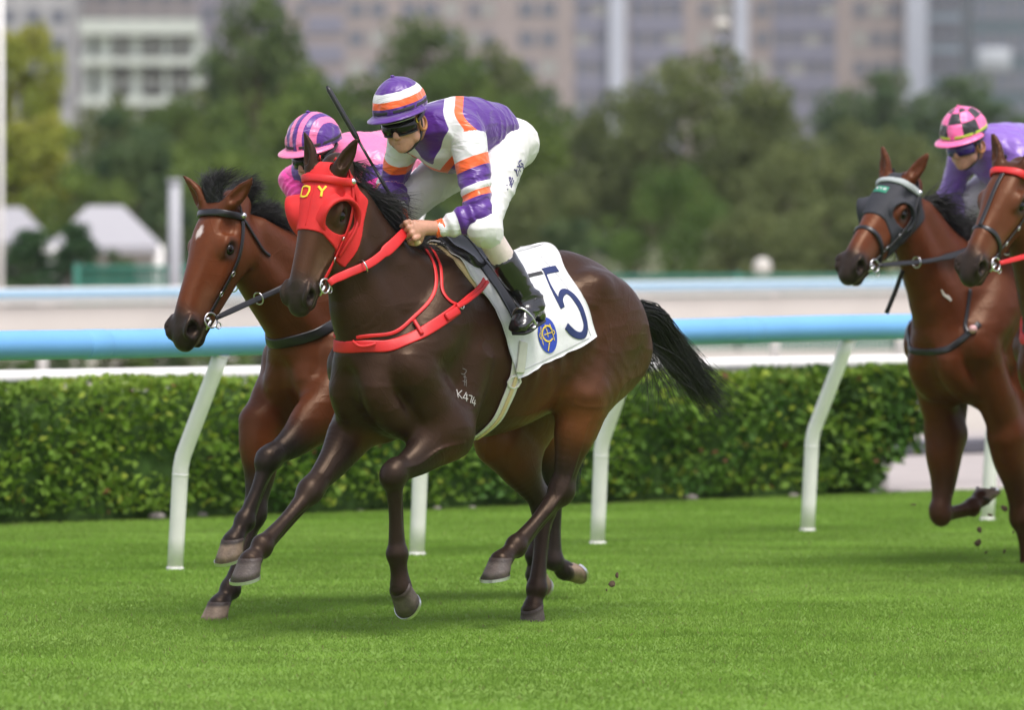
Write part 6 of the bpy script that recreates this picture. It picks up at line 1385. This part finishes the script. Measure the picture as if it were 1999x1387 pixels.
JB['eR'] = LB(572, 352, -.28); JB['wR'] = LB(606, 418, -.12); JB['hR'] = LB(596, 440, -.06); JB['sR'] = JB['sR'] + [.05, 0, .0]; JB['face'] = (1, .05, -.28); JB['tilt'] = 0.; JB['cap_pitch'] = -.02; JB['cap_attr'] = lambda t, p: (math.sin(min(t, math.pi / 2)) * math.sin(p) * .5 + .5) * 9
BB = bridle(ZB, 'plain black bridle with round steel bit ring on the bay horse with the star', M['black_leather'], M['black_leather'], brow_w=.030, rein_m=M['black_leather'], hands=(JB['hL'], JB['hR']), rein_w=.026)
bb_ = tack(ZB, 'breast_collar', 'black breast strap with a small white and red tag on the bay horse', 'breastplate', 'breastplates')
both('chest_band', [(560, 668), (600, 658), (640, 640), (672, 622)], .048, .007, M['black_leather'], bb_, ZB)
s_, n_ = snap(ZB, px_pts(ZB, [(660, 627)])[0]); t_ = np.cross(n_, [0, 0, 1.]); t_ /= np.linalg.norm(t_); u_ = np.cross(t_, n_); b = MB(); b.box((0, 0, 0), (.024, .036, .004), np.stack([t_, u_, n_], 1)); b.v[-1] = b.v[-1] + s_ + n_ * .012; b.build('tag', M['breeches'], bb_, False)
b = MB(); b.box((0, 0, 0), (.016, .018, .004), np.stack([t_, u_, n_], 1)); b.v[-1] = b.v[-1] + s_ + n_ * .015; b.build('tag_print', M['red'], bb_, False)
sdB = other_saddlery(ZB, 'bay horse on the far side')
mPk = satin('pink_silk', PINK, [('arm', .0, .10, PURPLE), ('arm', .10, 1.5, MAGENTA)])
JOB = make_jockey(FB, JB, 'jockey in pink and purple silks behind the red hooded horse', dict(mat=mPk, attrs=lambda V, sx, yy, uu, ac, L0: {'arm': ac}, cuff=satin('magenta_silk', MAGENTA), collar=M['breeches']),
                  lambda t, p: 0, [satin('cap_striped', PINK, [('stripe', k - .02, k + 1.0, PURPLE) for k in (0, 2, 4, 6, 8)])], .009, brim_mat=satin('peak_pink_silk', PINK))
stirrups(JOB, ZB, sdB)
ink(JOB, JOB.bb, 'lettering', [([(797, 412), (801, 404), (806, 400)], .006), ([(806, 414), (810, 402)], .006), ([(812, 410), (818, 398)], .006), ([(810, 402), (818, 398)], .005), ([(800, 420), (812, 417), (822, 408)], .005)], M['ink'], JOB.breeches, .0015)
# rear horses -----------------------------------------------------------
FC = Frame(2.47, 32.6); LC = FC.loc; pc = Pose()
pc.poll = LC(1752, 342, 0); pc.nose = LC(1640, 514, 0); pc.hs = 1.08; pc.ears = ((.02, -.12, 1.), (-.30, .62, .95)); pc.hside = (-math.sin(math.radians(6)), math.cos(math.radians(6)), 0)
pc.RF = [LC(1850, 850, -.17), LC(1836, 1004, -.15), LC(1898, 990, -.13), LC(1914, 974, -.13)]; pc.LF = [LC(1972, 850, .17), LC(1992, 1012, .15), LC(2006, 1110, .13), LC(2012, 1140, .13)]
pc.LH, pc.RH = pa.LH, pa.RH; pc.flex = (8, -10, 18, 5)
ZC = make_horse(FC, pc, .012, dict(BAY, body=(.078, .0205, .0072), flank=(.095, .026, .0085), points=(.050, .018, .009)), 'bay racehorse in a dark grey hood at the right, galloping behind the leaders')
mane(ZC, .0, .62, 1500, .17, (-.6, .35, -.1), .9, rng=np.random.default_rng(41), w_=.002); tail(ZC, [(-1.16, 0, 1.37), (-1.4, 0, 1.27), (-1.65, 0, 1.12), (-1.85, 0, 1.0)], 400, np.random.default_rng(42), .003, .055)
JC = dict(JA); JC = {k: (np.array(v, float) if k not in ('tilt', 'cap_pitch') else v) for k, v in JC.items()}; dC = LC(1884, 278, 0) - JA['head']
for k in JC:
    if k in ('face', 'tilt', 'cap_pitch', 'grip', 'backL', 'backR', 'tip') or k[0] in 'kat': continue
    JC[k] = JC[k] + dC
JC['face'] = (1, .10, -.30); JC['tilt'] = -.05; JC['cap_pitch'] = -.04; JC['eL'] = JC['eL'] + [.05, .02, 0]; JC['wL'] = JC['wL'] + [.02, .0, -.04]; JC['hL'] = JC['hL'] + [.0, 0, -.07]
HC = hood(ZC, 'blinker_hood', 'dark grey cloth hood with a green label on the rear bay horse', M['grey_cloth'], .275, .50, (.002, .018, .064, .064))
BC = bridle(ZC, 'black bridle with white striped browband on the grey hooded bay horse', M['black_leather'], M['white_tape'], brow_w=.030, nose=.36, rein_m=M['black_leather'], hands=(JC['hL'], JC['hR']), over=1, rein_w=.024, thr=((.11, .10, -.150), (.20, .09, -.180), (.27, .075, -.185)))
ink(ZC, ZC.hoodbvh, 'label', [([(1698, 372), (1716, 369), (1733, 372)], .044)], M['green_tag'], HC, .002, n=14)
ink(ZC, ZC.hoodbvh, 'label_print', [([(1700, 371), (1703, 368)], .013), ([(1706, 370), (1709, 367)], .013), ([(1712, 369), (1716, 367.5)], .013), ([(1719, 369), (1722, 368)], .013), ([(1725, 370), (1730, 370)], .013)], M['breeches'], HC, .0045, n=18)
cb_ = tack(ZC, 'breast_collar', 'black breastplate with a pale round disc on the grey hooded bay horse', 'breastplate', 'breastplates')
both('chest_band', [(1812, 688), (1850, 682), (1890, 652), (1912, 632)], .032, .005, M['black_leather'], cb_, ZC)
surf_strap(ZC, 'neck_strap', px_pts(ZC, [(1893, 565), (1888, 600), (1884, 640), (1892, 652)]), .020, .007, M['black_leather'], cb_, 20, .003)
s_, n_ = snap(ZC, px_pts(ZC, [(1899, 646)])[0]); b = MB(); b.ball(s_ + n_ * .014, (.022, .022, .022), 12, 8); b.build('disc', mat('pale_pink_disc', (.62, .36, .36), .5), cb_)
rs = tack(ZC, 'loose_strap', 'loose black rein end hanging below the jaw of the grey hooded bay horse', 'strap'); V, F = ribbon(dense([LC(1762, 528, -.03), LC(1748, 568, -.06), LC(1730, 612, -.09)], 12), np.tile(np.array([.5, .8, 0]), (12, 1)), .024, .005); obj('strap', V, F, M['black_leather'], rs)
ink(ZC, ZC.bvh, 'white_patch', [([(1838, 566), (1843, 576), (1851, 581), (1857, 588)], [.006, .012, .018, .010])], mat('white_hair', (.55, .50, .46), .6), ZC.root, .001)
sdC = other_saddlery(ZC, 'grey hooded bay horse')
mLi = satin('lilac_silk', LILAC)
JOC = make_jockey(FC, JC, 'jockey in plain lilac silks with a pink and black checked cap at the right', dict(mat=mLi, cuff=mLi, collar=mLi), lambda t, p: (int((t + 4) / 31) + int(((p + 8) % 360) / 45)) % 2 if t > 12 else 0,
                  [satin('cap_hot_pink', (.88, .14, .38)), satin('cap_black', BLACK)], .010, brim_mat=satin('peak_pink', (.88, .14, .38)), goggle_lens=mat('violet_lens', (.05, .02, .22), .12, spec=.8), band_mat=mat('lime_band', LIME, .5))
stirrups(JOC, ZC, sdC)
FD = Frame(2.94, 31.5); LD = FD.loc; pd_ = Pose()
pd_.poll = LD(1974, 318, 0); pd_.nose = LD(1882, 510, 0); pd_.hs = 1.08; pd_.ears = ((-.05, -.25, 1.), (-.3, .5, .9)); pd_.hside = (-math.sin(math.radians(8)), math.cos(math.radians(8)), 0)
sh_ = np.array([-.16, 0, 0]); pd_.LF = [np.asarray(p) + sh_ * .3 for p in pa.LF]; pd_.RF = [np.asarray(p) * [1, -1, 1] + sh_ for p in pa.LF]; pd_.LH, pd_.RH = pa.LH, pa.RH; pd_.flex = (8, 8, 18, 5)
ZD = make_horse(FD, pd_, .012, dict(BAY, body=(.055, .0175, .0075), face=(.090, .026, .009)), 'bay racehorse cut off by the right edge, red browband and no hood')
mane(ZD, .0, .62, 1100, .15, (-.6, .35, -.1), .7, rng=np.random.default_rng(51), w_=.002); tail(ZD, [(-1.16, 0, 1.37), (-1.4, 0, 1.27), (-1.65, 0, 1.12), (-1.85, 0, 1.0)], 400, np.random.default_rng(52), .003, .055)
BD = bridle(ZD, 'black bridle with red browband and red reins on the bay at the right edge', M['black_leather'], M['red'], brow_w=.036, nose=.37, rein_m=M['red'], hands=(np.array([.1, .15, 1.75]), np.array([.1, -.1, 1.75])), rein_w=.026, cross=True)
db_ = tack(ZD, 'breast_collar', 'red breast strap on the bay horse at the right edge', 'breastplate', 'breastplates'); pts = np.array([[.50, -.10, 1.20], [.52, 0, 1.18], [.50, .12, 1.22], [.38, .20, 1.30], [.18, .24, 1.40]]); surf_strap(ZD, 'chest_band', np.concatenate([mirror(pts[:2:-1]), pts]), .055, .008, M['red'], db_, 50, .003)
sdD = other_saddlery(ZD, 'bay horse at the right edge')
# clods of turf thrown up by the hooves
CL = ['leftmost of those left of the bent bay knee', 'between the two forelegs of the grey hooded bay', 'just right of the lifted bay hoof', 'just below the lifted bay hoof', 'halfway between lifted hoof and ground, upper one', 'biggest one under the lifted bay hoof', 'lowest one under the lifted bay hoof', 'near the right edge, lower one', 'near the right edge, upper one',
      'biggest of three behind the leader', 'upper right of three behind the leader', 'lower left of three behind the leader']
M_clod = mat('soil', (.075, .048, .028), .95, noise=.4, nscale=60, bump=.6, bscale=90)
for i, (px, py, Y, r) in enumerate([(1782, 986, 32.2, .014), (1857, 970, 32.4, .013), (1960, 993, 32.0, .020), (1932, 1006, 32.1, .014), (1912, 1034, 32.0, .018), (1908, 1061, 31.8, .022), (1925, 1079, 31.7, .014), (1960, 1078, 31.8, .012), (1978, 1040, 31.9, .013), (1195, 1140, 28.2, .020), (1205, 1125, 28.3, .012), (1184, 1153, 28.2, .011)]):
    r *= .72; b = MB(); b.ball((0, 0, 0), (r * 1.3, r * .9, r * .5), 12, 8); v = b.v[0]; b.v[0] = v * (1 + 1.3 * (vnoise(v * 60 + i * 7, 1.3)[:, None] - .5)); o = b.build('turf_clod', M_clod); o.location = Vector(at_depth(px, py, Y)); o.rotation_euler = (i, i * 2, i * 3)
    tag(o, 'dark clod of turf in the air ' + CL[i], 'clod', 'clods of turf thrown up by the hooves')
